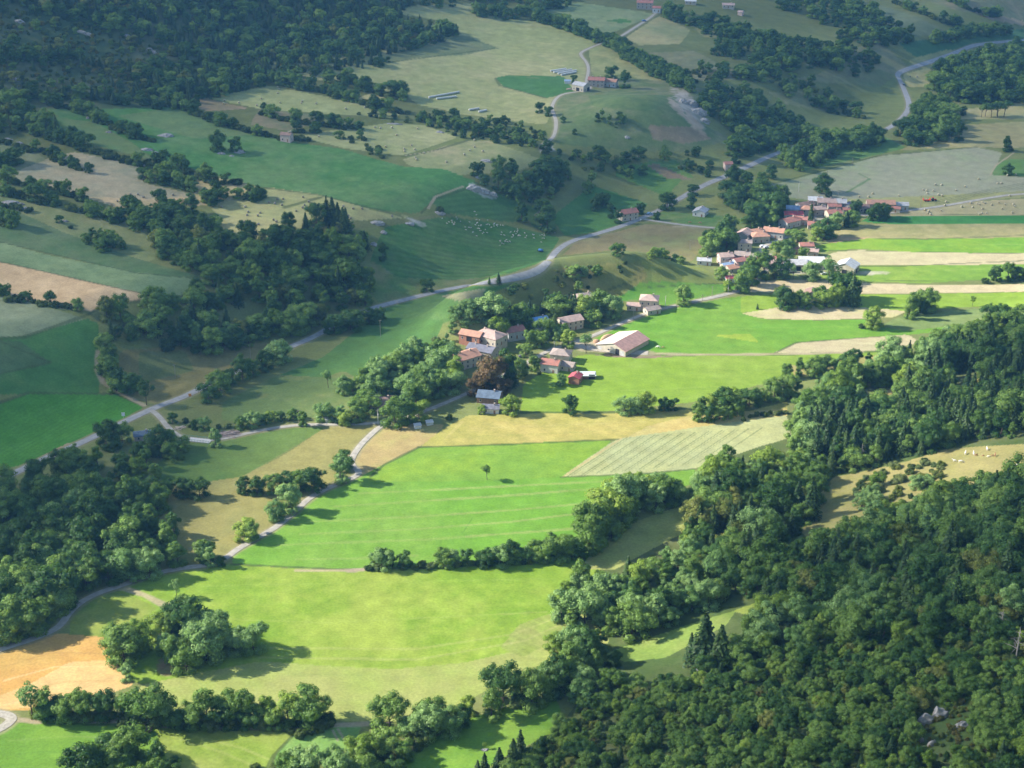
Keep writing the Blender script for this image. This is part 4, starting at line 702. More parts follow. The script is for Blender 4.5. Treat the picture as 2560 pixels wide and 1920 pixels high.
# the cattle barn with its asymmetric roof
def cattle_barn():
    x, y, d = cast(1345, 748); x, y = float(x[0]), float(y[0]); z = float(terr(x, y)); e = link('cattle_barn', None, loc=(x, y, z), rz=R(52)); tag(e, 'wide cattle barn with lopsided pinkish roof and pale walls in the bright meadow', 'barn'); HOUSEPTS.append((x, y, 18))
    L, Wl, Wr, h = 24, 12.5, 8, 3.2; ridge = 6.2; mb = MB(); hl = L / 2            # ridge along local x
    yl, yr = Wl - 2, -Wr - 2
    for s_ in (-1, 1):
        q = [(s_ * hl, yr, -1), (s_ * hl, yl, -1), (s_ * hl, yl, 2.4), (s_ * hl, -2, ridge), (s_ * hl, yr, h)]; mb.face(q if s_ > 0 else q[::-1])
    mb.face([(-hl, yr, -1), (hl, yr, -1), (hl, yr, h), (-hl, yr, h)]); mb.face([(hl, yl, -1), (-hl, yl, -1), (-hl, yl, 2.4), (hl, yl, 2.4)]); link('wall', mb.mesh('wall', WL['cream']), e)
    for (ya, za, rc, nm) in ((yr, h, 'pink', 'roof'), (yl, 2.4, 'pale', 'roof')):
        rb = MB(); s_ = 1 if ya > -2 else -1; k = (ridge - za) / abs(ya + 2); A = [(-hl - .5, ya + s_ * .6, za - .6 * k + .04), (hl + .5, ya + s_ * .6, za - .6 * k + .04), (hl + .5, -2, ridge + .04), (-hl - .5, -2, ridge + .04)]; B = [(p[0], p[1], p[2] + .18) for p in A]; rb.v = A + B
        for q in ((3, 2, 1, 0), (4, 5, 6, 7), (0, 1, 5, 4), (1, 2, 6, 5), (3, 0, 4, 7)): rb.f.append(q if s_ < 0 else q[::-1]); rb.m.append(0)
        link(nm, rb.mesh('roof', tiles('barn_' + rc, (.46, .27, .22) if rc == 'pink' else (.60, .48, .40), (.36, .22, .19) if rc == 'pink' else (.5, .4, .33))), e)
    for (yy, w, hh, mt, nm) in ((-4.5, 2.6, 3.4, M_DK, 'doorway'), (-7.6, 3.0, 3.0, WL['grey'], 'door'), (1.6, 1.1, .8, M_DK, 'window'), (7.8, 2.8, 2.0, WL['grey'], 'door')):
        b_ = MB(); b_.box(-hl - .06, yy - w / 2, 1.2 if nm == 'window' else 0, -hl + .02, yy + w / 2, (1.2 + hh) if nm == 'window' else hh); link(nm, b_.mesh(nm, mt), e)
    b_ = MB(); b_.box(-hl + 1, yr - .05, 2.0, hl - 6, yr + .02, 2.9); link('window_strip', b_.mesh('window_strip', matte('yellowish_panels', (.5, .42, .2), .1, 2)), e)
cattle_barn()
# ------------------------------------------------------------------ planting
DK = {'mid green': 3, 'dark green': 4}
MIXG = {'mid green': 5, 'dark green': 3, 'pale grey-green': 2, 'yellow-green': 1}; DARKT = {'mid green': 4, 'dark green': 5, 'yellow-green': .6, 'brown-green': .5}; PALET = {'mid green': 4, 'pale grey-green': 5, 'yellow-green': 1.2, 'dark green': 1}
BR = {'round': 5, 'tall': 2}; MX = {'round': 4, 'tall': 1.5, 'spruce': 3, 'bush': 1}; SC_ = {'round': 2, 'bush': 5}
def T(*a): wood(*a[:-1] if isinstance(a[-1], dict) and 'kw' in a[-1] else a)
wood('the mountain forest at the upper left', [(-560, -25), (890, -25), (890, 22), (860, 45), (760, 88), (700, 128), (800, 132), (850, 128), (830, 142), (700, 160), (620, 180), (540, 190), (470, 218), (360, 240), (250, 226), (200, 220), (90, 222), (-560, 228)], 7.2, {'round': 4, 'spruce': 3, 'bush': 1.6, 'tall': 1}, 9.5, DARKT, holes=[[(-560, 15), (60, 25), (200, 60), (360, 112), (390, 150), (280, 150), (120, 110), (-560, 90)], [(-560, 120), (60, 140), (240, 150), (330, 200), (150, 205), (-560, 200)]])
wood('the scrub of the upper left mountainside', [(-560, 10), (60, 22), (200, 58), (365, 110), (390, 205), (60, 215), (-560, 205)], 5.0, {'bush': 6, 'round': .8, 'spruce': .25}, 7, {'mid green': 3, 'brown-green': 1.5, 'dark green': 2}, dens=.8)
wood('the wooded spur above the hay meadows', [(700, 118), (760, 88), (860, 52), (950, 62), (1000, 78), (930, 100), (850, 116), (780, 126)], 8, MX, 11, DARKT)
wood('the wood on the left edge', [(-560, 215), (40, 228), (85, 245), (100, 262), (130, 285), (170, 300), (200, 330), (120, 308), (40, 292), (-560, 290)], 7.5, {'round': 4, 'bush': 2, 'spruce': 1}, 11, DARKT)
wood('the wooded bank above the valley road', [(340, 545), (350, 512), (400, 502), (480, 506), (560, 522), (650, 492), (700, 482), (760, 500), (790, 520), (802, 590), (806, 640), (770, 690), (700, 722), (640, 732), (600, 722), (590, 745), (500, 762), (430, 770), (300, 755), (240, 750), (218, 700), (250, 676), (350, 660), (450, 622), (450, 604), (380, 575)], 8.2, {'round': 6, 'tall': 2, 'spruce': 1, 'bush': .8}, 12.5, {'mid green': 6, 'dark green': 5, 'yellow-green': .6, 'brown-green': .8, 'pale grey-green': .6}, holes=[[(470, 690), (560, 650), (600, 705), (500, 720)], [(345, 690), (380, 680), (400, 700), (370, 708)]])
for p in ([(700, 480), (750, 490), (760, 510), (710, 505)],): wood('the dark spruces at the end of the wooded bank', p, 6, {'spruce': 1}, 16, MIXG)
wood('the dark grove filling the lower left corner', [(-420, 1085), (60, 1075), (200, 1078), (300, 1110), (350, 1150), (380, 1200), (350, 1232), (250, 1262), (180, 1288), (130, 1325), (60, 1370), (-420, 1450)], 7.4, BR, 14, {'mid green': 3, 'dark green': 7, 'pale grey-green': .3})
wood('the riverside trees below the valley road', [(60, 1062), (110, 1020), (180, 985), (225, 960), (300, 955), (330, 945), (400, 965), (380, 1010), (330, 1048), (250, 1062), (160, 1050)], 8.4, BR, 11.5, DARKT, dens=.68)
wood('the scattered river trees above the lower left grove', [(270, 1085), (380, 1075), (400, 1130), (390, 1180), (340, 1120)], 11, BR, 11, DARKT, dens=.8)
wood('the silvery wood left of the hamlet', [(795, 830), (860, 790), (920, 760), (990, 770), (985, 830), (1000, 860), (930, 900), (850, 905), (790, 895), (775, 870)], 7.2, {'round': 4, 'tall': 4}, 14, {'pale grey-green': 6, 'mid green': 3, 'yellow-green': .6})
wood('the pale trees on the nose of the ridge', [(905, 780), (945, 720), (990, 680), (1040, 650), (1080, 665), (1040, 710), (1000, 740), (960, 775)], 6.5, {'round': 4, 'tall': 3, 'bush': 2}, 8, {'pale grey-green': 4, 'mid green': 3, 'yellow-green': 2})
wood('the conifers round the dark chalets', [(935, 890), (985, 850), (1050, 825), (1120, 805), (1130, 838), (1085, 842), (1030, 845), (985, 880)], 6, {'spruce': 4, 'tall': 1.5, 'round': 1}, 16, {'dark green': 4, 'copper': .4, 'mid green': 1})
wood('the garden trees of the hamlet', [(1040, 700), (1150, 672), (1260, 665), (1340, 650), (1345, 690), (1290, 720), (1240, 745), (1200, 755), (1160, 775), (1120, 790), (1090, 745)], 8.4, {'round': 5, 'tall': 2, 'spruce': .8}, 12.5, PALET, dens=.85)
wood('the dark hedge behind the bungalow', [(1120, 700), (1180, 660), (1260, 660), (1260, 680), (1180, 690)], 7, {'round': 2, 'spruce': 2}, 10, DARKT)
wood('the bushes below the hamlet lane', [(1100, 790), (1160, 785), (1200, 805), (1240, 830), (1215, 840), (1160, 815), (1110, 830)], 9, {'round': 3, 'bush': 2}, 8, PALET, dens=.7)
wood('the scrub on the little ridge', [(1010, 690), (1060, 650), (1120, 615), (1200, 582), (1330, 566), (1400, 565), (1330, 610), (1200, 645), (1080, 690)], 6, {'bush': 5, 'round': .8}, 6.5, MIXG, dens=.6)
wood('the thicket on the crest of the ridge', [(1195, 590), (1240, 580), (1320, 572), (1360, 576), (1300, 590), (1270, 605), (1215, 606)], 5.5, {'bush': 2, 'round': 2}, 6.5, MIXG)
row('the bushes along the right crest of the ridge', [(1395, 556), (1430, 555), (1475, 572)], 5, {'round': 1, 'bush': 1}, 6, MIXG)
wood('the trees above the lower village', [(1522, 552), (1530, 525), (1560, 500), (1600, 490), (1660, 470), (1690, 455), (1700, 480), (1660, 492), (1590, 500), (1570, 545)], 9, BR, 13, {'mid green': 4, 'dark green': 3})
wood('the dark wood left of the upper village', [(1540, 425), (1600, 418), (1680, 432), (1712, 440), (1700, 452), (1650, 478), (1610, 462), (1560, 445)], 8.5, {'round': 5, 'spruce': 2}, 13, DARKT)
wood('the trees among the village houses', [(1520, 580), (1560, 590), (1640, 575), (1690, 540), (1740, 515), (1790, 500), (1800, 520), (1720, 560), (1690, 600), (1560, 610)], 11, {'round': 5, 'tall': 1, 'spruce': .5}, 11.5, MIXG, dens=.6)
wood('the garden trees of the upper village', [(1700, 495), (1760, 500), (1840, 490), (1850, 462), (1820, 462), (1800, 480), (1740, 492)], 10, {'round': 4, 'spruce': 1}, 9, MIXG, dens=.5)
row('the trees in front of the grey barns', [(1640, 600), (1700, 604), (1750, 606), (1800, 606)], 10, {'open': 3, 'round': 2}, 11, PALET)
wood('the round trees around the hidden stone house', [(1690, 655), (1720, 655), (1790, 655), (1850, 640), (1860, 655), (1790, 665), (1690, 668)], 7, {'round': 5, 'tall': 1}, 13, {'mid green': 4, 'yellow-green': 2, 'dark green': 3})
wood('the clump in the bright strips on the right', [(1935, 682), (1960, 672), (2000, 668), (2022, 672), (2000, 684), (1960, 690)], 8, BR, 14, {'mid green': 4, 'dark green': 2})
wood('the round grove in the lower left meadow', [(235, 1420), (258, 1385), (300, 1378), (335, 1352), (400, 1342), (470, 1360), (540, 1392), (556, 1412), (520, 1428), (470, 1420), (430, 1440), (395, 1452), (335, 1440), (318, 1470), (285, 1482), (250, 1460)], 7.6, BR, 13.8, {'mid green': 4, 'pale grey-green': 5, 'dark green': 2, 'yellow-green': .8}, holes=[[(318, 1400), (332, 1400), (338, 1450), (322, 1470)]])
wood('the thick copse at the bottom left edge', [(195, 1720), (175, 1680), (215, 1650), (250, 1630), (300, 1625), (345, 1650), (385, 1690), (385, 1720)], 7.5, BR, 12.5, {'mid green': 4, 'dark green': 3, 'pale grey-green': 1})
wood('the tree belt leading down from the right forest', [(730, 1572), (800, 1568), (880, 1560), (950, 1545), (1040, 1528), (1110, 1515), (1180, 1490), (1215, 1520), (1150, 1545), (1050, 1560), (980, 1585), (900, 1640), (830, 1700), (560, 1740), (560, 1690), (650, 1672), (740, 1650), (800, 1612), (860, 1585)], 7.6, {'round': 5, 'tall': 2, 'bush': .8}, 12.8, MIXG)
RF_ = [(1195, 1335), (1192, 1315), (1225, 1285), (1300, 1268), (1370, 1255), (1432, 1225), (1480, 1185), (1492, 1120), (1508, 1055), (1530, 1018), (1600, 1008), (1695, 1004), (1716, 955), (1712, 905), (1740, 865), (1800, 838), (1870, 822), (1905, 800), (1960, 775), (2060, 742), (2130, 712), (2720, 690), (2720, 1760), (1020, 1760), (1060, 1690), (1140, 1640), (1200, 1590), (1260, 1530), (1180, 1500), (1160, 1470), (1220, 1440), (1260, 1400), (1240, 1370)]
H1 = [(1300, 1415), (1400, 1365), (1500, 1332), (1590, 1302), (1650, 1285), (1620, 1380), (1580, 1425), (1500, 1470), (1400, 1490), (1310, 1465)]; H2 = [(1765, 1080), (1790, 1035), (1850, 1015), (1930, 1005), (2050, 968), (2110, 952), (2720, 925), (2720, 1030), (2212, 1045), (2110, 1065), (2060, 1085), (1960, 1110), (1900, 1150), (1800, 1185), (1740, 1180)]
H7 = [(1700, 1165), (1800, 1160), (1790, 1215), (1700, 1215)]; H3 = [(1635, 1130), (1700, 1130), (1690, 1165), (1640, 1170)]; H4 = [(2050, 815), (2120, 800), (2130, 850), (2060, 855)]; H5 = [(1855, 830), (1925, 838), (1930, 895), (1870, 895)]; H6 = [(1225, 1370), (1300, 1350), (1310, 1400), (1250, 1430)]
CONI = [(1740, 960), (1800, 900), (1900, 880), (1980, 840), (2060, 760), (2720, 700), (2720, 960), (2100, 965), (1950, 1010), (1780, 1030)]; CON2 = [(1480, 1130), (1560, 1060), (1700, 1060), (1780, 1110), (1900, 1190), (2100, 1080), (2720, 1050), (2720, 1260), (2050, 1380), (1800, 1330), (1600, 1330), (1500, 1250)]; LOWB = [(1020, 1760), (1060, 1690), (1140, 1640), (1260, 1530), (1320, 1470), (1560, 1440), (1800, 1400), (2050, 1400), (2720, 1350), (2720, 1760)]
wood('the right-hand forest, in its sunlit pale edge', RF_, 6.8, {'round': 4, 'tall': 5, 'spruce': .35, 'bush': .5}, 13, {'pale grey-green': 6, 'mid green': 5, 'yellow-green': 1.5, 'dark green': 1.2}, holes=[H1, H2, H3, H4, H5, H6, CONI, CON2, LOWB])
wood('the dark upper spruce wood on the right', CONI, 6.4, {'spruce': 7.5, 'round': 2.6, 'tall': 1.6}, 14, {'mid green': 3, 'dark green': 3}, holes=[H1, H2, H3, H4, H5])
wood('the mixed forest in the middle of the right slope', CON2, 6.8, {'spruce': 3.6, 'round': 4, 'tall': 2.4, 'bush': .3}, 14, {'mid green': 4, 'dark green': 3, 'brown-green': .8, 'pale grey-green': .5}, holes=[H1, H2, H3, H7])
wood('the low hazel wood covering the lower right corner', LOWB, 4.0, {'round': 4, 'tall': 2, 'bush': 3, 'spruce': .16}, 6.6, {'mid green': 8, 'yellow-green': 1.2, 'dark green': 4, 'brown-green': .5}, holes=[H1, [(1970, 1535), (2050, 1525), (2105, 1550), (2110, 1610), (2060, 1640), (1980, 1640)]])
wood('the heathy scrub around the pale rock faces', [(1965, 1530), (2110, 1530), (2115, 1640), (1970, 1645)], 3.2, {'bush': 1}, 3.6, {'brown-green': 2, 'mid green': 1})
wood('the scrub in the cattle clearing', [(1830, 1080), (1880, 1020), (2000, 990), (2060, 1000), (1990, 1065), (1900, 1120)], 4.6, {'bush': 6, 'round': 1}, 7.5, PALET, dens=.5)
wood('the scrub below the grazing cattle', [(2080, 1030), (2212, 1010), (2230, 1040), (2110, 1060)], 6, {'bush': 1}, 6, MIXG, dens=.35)
wood('the willow belt along the bright meadow', [(1255, 1200), (1265, 1150), (1300, 1110), (1335, 1075), (1375, 1062), (1420, 1050), (1450, 1060), (1468, 1095), (1420, 1105), (1365, 1100), (1355, 1145), (1300, 1180), (1280, 1200)], 6.4, {'round': 5, 'tall': 1}, 14.5, {'pale grey-green': 5, 'mid green': 3, 'yellow-green': 1})
# far valley and hills
for nm, p, sp, mx, h, dn in (('the low scrub belt under the hay meadows', [(760, 248), (830, 245), (900, 252), (1000, 252), (1100, 262), (1170, 285), (1200, 312), (1180, 335), (1130, 322), (1060, 308), (1000, 300), (920, 270), (850, 268)], 6.5, {'bush': 3, 'round': 3}, 7, .85),
        ('the trees behind the rock outcrop', [(1012, 375), (1050, 368), (1100, 378), (1170, 372), (1210, 362), (1250, 372), (1235, 400), (1190, 432), (1130, 440), (1075, 420), (1040, 398)], 8, BR, 13, .9),
        ('the trees below the hill lane', [(1180, 338), (1230, 330), (1300, 340), (1380, 340), (1400, 372), (1365, 388), (1300, 380), (1230, 365), (1190, 352)], 8, {'round': 4, 'bush': 1}, 9, .85), ('the trees behind the red roadside farmhouse', [(1270, 400), (1320, 415), (1330, 440), (1290, 462), (1260, 430)], 9, BR, 11, .7),
        ('the bushy slope above the valley road', [(1400, 330), (1480, 320), (1560, 350), (1620, 350), (1590, 372), (1520, 388), (1450, 360)], 8, {'round': 3, 'bush': 2}, 8, .6), ('the wooded slope beside the rocky knoll', [(1510, 235), (1530, 200), (1620, 205), (1700, 250), (1760, 285), (1745, 320), (1690, 332), (1630, 348), (1570, 335), (1590, 300), (1540, 262)], 8, BR, 11, .95),
        ('the clump below the hill farm', [(1275, 262), (1300, 245), (1350, 262), (1365, 285), (1380, 300), (1330, 285)], 7, BR, 9, .9), ('the upper right woods', [(1435, 15), (1500, 40), (1560, 55), (1700, 90), (1850, 110), (1900, 140), (1860, 170), (1760, 150), (1680, 160), (1600, 130), (1520, 115), (1560, 100), (1480, 55), (1430, 40)], 9, BR, 10, .9),
        ('the woods at the top right edge', [(1600, -20), (1700, 30), (1800, 60), (1900, 80), (1970, 100), (1960, 80), (1880, 20), (1840, -20)], 10, BR, 10, .7), ('the wood on the slope below the knoll', [(1500, 185), (1600, 175), (1720, 215), (1800, 250), (1860, 262), (1880, 245), (1790, 205), (1700, 150), (1600, 140), (1490, 150)], 8.5, {'round': 3, 'bush': 1.5}, 9.5, .75),
        ('the trees along the valley road', [(1690, 345), (1760, 318), (1840, 305), (1900, 300), (1900, 318), (1810, 330), (1760, 365), (1720, 378)], 8.5, BR, 13, .95), ('the dark wood by the road bend', [(2012, 195), (2015, 160), (2080, 128), (2150, 115), (2720, 110), (2720, 232), (2200, 225), (2120, 230), (2040, 215)], 8.5, BR, 14, .9), ('the wood inside the road bend', [(1970, 245), (2000, 225), (2060, 240), (2062, 290), (2020, 312), (1950, 314), (1935, 300), (1960, 275)], 8.5, BR, 13, .95),
        ('the trees by the road curve', [(1570, 402), (1600, 385), (1640, 382), (1650, 400), (1600, 412)], 8, BR, 12, 1), ('the hill woods beyond the valley road', [(1800, 80), (1900, 70), (1990, 80), (1980, 95), (1880, 110)], 9, BR, 11, .9),
        ('the wooded hollow in the left hedges', [(232, 480), (290, 452), (350, 448), (420, 458), (475, 488), (410, 495), (350, 512), (290, 502)], 7.5, BR, 10.5, .95), ('the clump between the pale fields', [(305, 388), (330, 368), (380, 378), (410, 405), (425, 416), (360, 408)], 7, {'round': 3, 'bush': 1}, 9, .95), ('the small copse over the hay field', [(430, 436), (455, 418), (495, 418), (498, 442), (450, 446)], 7, BR, 9, 1), ('the thicket right of the small copse', [(505, 412), (540, 408), (578, 430), (565, 440), (510, 436)], 6, {'round': 2, 'bush': 1}, 8, .9),
        ('the thicket island in the left slope', [(165, 520), (200, 512), (245, 522), (285, 542), (240, 546), (185, 535)], 6.5, BR, 8, 1), ('the scrub island in the left slope', [(112, 478), (150, 478), (188, 497), (150, 500)], 5.5, {'bush': 2, 'round': 1}, 7, .9), ('the copse above the hay meadow', [(700, 170), (740, 168), (800, 185), (830, 200), (900, 212), (860, 222), (800, 200), (720, 190)], 7, {'round': 3, 'bush': 1}, 10, .85), ('the hedge trees among the pale meadows', [(720, 292), (790, 296), (820, 322), (850, 345), (800, 340), (760, 312)], 6, {'bush': 3, 'round': 1}, 7, .8), ('the trees at the far top centre', [(1010, 25), (1080, 18), (1240, 8), (1250, 15), (1160, 30), (1090, 48), (1040, 38)], 8, BR, 10, .9), ('the trees at the top meadow corner', [(905, 15), (1000, -15), (1240, -15), (1240, 0), (1080, 8), (1010, 2), (960, 22)], 8, BR, 10, .8)):
    wood(nm, p, sp, mx, h, DK, dens=dn)
for nm, p, sp, mx, h in (('the long diagonal hedge of the left slope', [(92, 222), (170, 240), (215, 262), (255, 283), (310, 302), (335, 308)], 5, SC_, 9), ('the hedge over the long pale field', [(112, 300), (200, 328), (270, 350), (310, 358), (360, 356), (420, 384), (480, 398), (518, 394)], 4.5, SC_, 10), ('the rocky hedge at the far left', [(-20, 305), (30, 315), (72, 328)], 4, {'bush': 1}, 8), ('the rocky hedge inside the pale field', [(85, 325), (130, 352), (195, 372)], 4, SC_, 8), ('the hedge on the left edge', [(-30, 350), (10, 362), (38, 350)], 5, BR, 10), ('the middle hedge of the left slope', [(-20, 385), (60, 402), (130, 417), (187, 437)], 4.5, SC_, 9),
        ('the lower hedge of the left slope', [(-20, 412), (80, 437), (150, 450), (240, 478)], 4.5, SC_, 10), ('the stony hedge at the left edge', [(-20, 440), (30, 452), (70, 460)], 4, {'bush': 1}, 8), ('the little hedge at the left edge', [(-20, 480), (20, 492)], 4, SC_, 9), ('the hedge below the orange field', [(-30, 632), (10, 638), (30, 645), (60, 652), (115, 662), (178, 674)], 4.5, SC_, 8), ('the hedge down the green field side', [(228, 755), (234, 790), (245, 825), (262, 845), (275, 852)], 5, {'round': 3, 'tall': 1}, 9), ('the diagonal hedge of the upper green slope', [(365, 222), (450, 258), (530, 283), (612, 304), (655, 302)], 4.5, SC_, 9),
        ('the hedge under the top hay meadow', [(560, 168), (640, 190), (700, 200), (760, 218), (830, 238), (880, 246)], 5, {'round': 2, 'bush': 2}, 10), ('the bushy row by the stone cabin', [(565, 244), (620, 264), (690, 270), (740, 275), (780, 282)], 5, {'round': 2, 'bush': 3}, 9), ('the short hedge right of the stone cabin', [(635, 300), (662, 304)], 4, {'bush': 1}, 8), ('the hedge above the cabin', [(640, 285), (690, 285)], 4, {'bush': 1, 'round': 1}, 8), ('the tree row below the top meadows', [(1150, 42), (1200, 55), (1250, 74), (1330, 105), (1370, 132), (1420, 160), (1480, 182)], 5, {'round': 5, 'bush': 1}, 11), ('the second row below the top meadows', [(1340, 118), (1390, 148), (1450, 180), (1500, 200)], 6, BR, 11),
        ('the hillside hedge at the top right', [(1930, 5), (2000, 35), (2060, 55), (2110, 70)], 5, SC_, 10), ('the upper hillside hedge at the top right', [(2050, 0), (2110, 30), (2160, 35)], 5, SC_, 10), ('the roadside trees far right', [(2010, 90), (2060, 86), (2110, 78), (2190, 75)], 13, {'round': 1}, 11), ('the four field trees far right', [(2120, 252), (2170, 252)], 6, {'open': 1}, 12), ('the hedge trees at the right edge', [(2112, 612), (2140, 610), (2180, 606), (2290, 602)], 6.5, {'round': 2, 'open': 2, 'bush': 2}, 10),
        ('the tree row in front of the right forest', [(1495, 893), (1560, 885), (1620, 872), (1690, 862), (1740, 850)], 6, BR, 12), ('the short row of round trees by the yellow field', [(1490, 908), (1530, 908), (1570, 905), (1600, 895)], 6, {'round': 1}, 9), ('the clipped hedge in the yellow field', [(1600, 905), (1650, 898), (1700, 890)], 2.5, {'bush': 1}, 6), ('the tree row behind the big lime meadow', [(1700, 815), (1760, 808), (1830, 800), (1880, 792)], 7, BR, 10), ('the riverside row by the little bridge', [(372, 905), (420, 928), (470, 925), (520, 925), (560, 918), (640, 905)], 6, {'round': 3, 'bush': 2}, 7.5), ('the trees behind the side lane', [(690, 912), (730, 910), (770, 908), (800, 905)], 7, BR, 10),
        ('the roadside trees left of the valley road', [(440, 870), (500, 835), (545, 812), (585, 790), (610, 775)], 9, {'round': 1}, 13), ('the trees on both sides of the valley road', [(640, 740), (700, 722), (745, 712), (800, 700), (830, 690)], 8, BR, 10), ('the lane-side row lit by the sun', [(335, 1240), (375, 1222), (420, 1210), (455, 1212), (490, 1218)], 7, {'tall': 3, 'round': 1}, 10.5), ('the trees along the curved lane, lower part', [(520, 1172), (555, 1160), (590, 1140)], 6, BR, 9), ('the trees along the left of the lane bend', [(0, 1388), (50, 1375), (100, 1350), (128, 1322)], 7, BR, 12),
        ('the hedge between the two bright meadows', [(950, 1222), (990, 1223), (1040, 1219), (1100, 1214), (1160, 1210), (1262, 1205)], 3.5, {'round': 3, 'bush': 2}, 9), ('the low brambles under the meadow hedge', [(800, 1229), (888, 1226), (950, 1226), (1100, 1217), (1262, 1209)], 2.6, {'bush': 1}, 6), ('the short hedge at the meadow corner', [(795, 1226), (820, 1227), (850, 1225), (888, 1222)], 4.0, {'round': 3, 'bush': 1}, 8), ('the hedgerow along the bottom track', [(70, 1552), (200, 1550), (330, 1560), (450, 1566), (560, 1568), (720, 1566)], 2.4, {'bush': 4, 'round': 1}, 10.5), ('the tall trees rising from the bottom hedgerow', [(75, 1548), (200, 1546), (330, 1556), (450, 1560), (560, 1562), (720, 1560)], 6.2, {'open': 5, 'round': 1.5, 'tall': 1}, 13.5), ('the bushes of the bottom corner', [(545, 1668), (600, 1662), (660, 1650)], 5, {'bush': 2, 'round': 2}, 8), ('the spruces at the bottom edge', [(1020, 1690), (1080, 1672), (1130, 1650)], 4.5, {'spruce': 1}, 11), ('the yellowish bush line by the small meadow', [(635, 1592), (655, 1580)], 3, {'bush': 1}, 7), ('the fence-line bushes below the big grove', [(1200, 1405), (1250, 1425), (1320, 1440)], 5, {'bush': 1, 'round': 1}, 8)):
    row(nm, p, sp, mx, h, DK if p[0][1] < 800 else MIXG, jit=1.2)
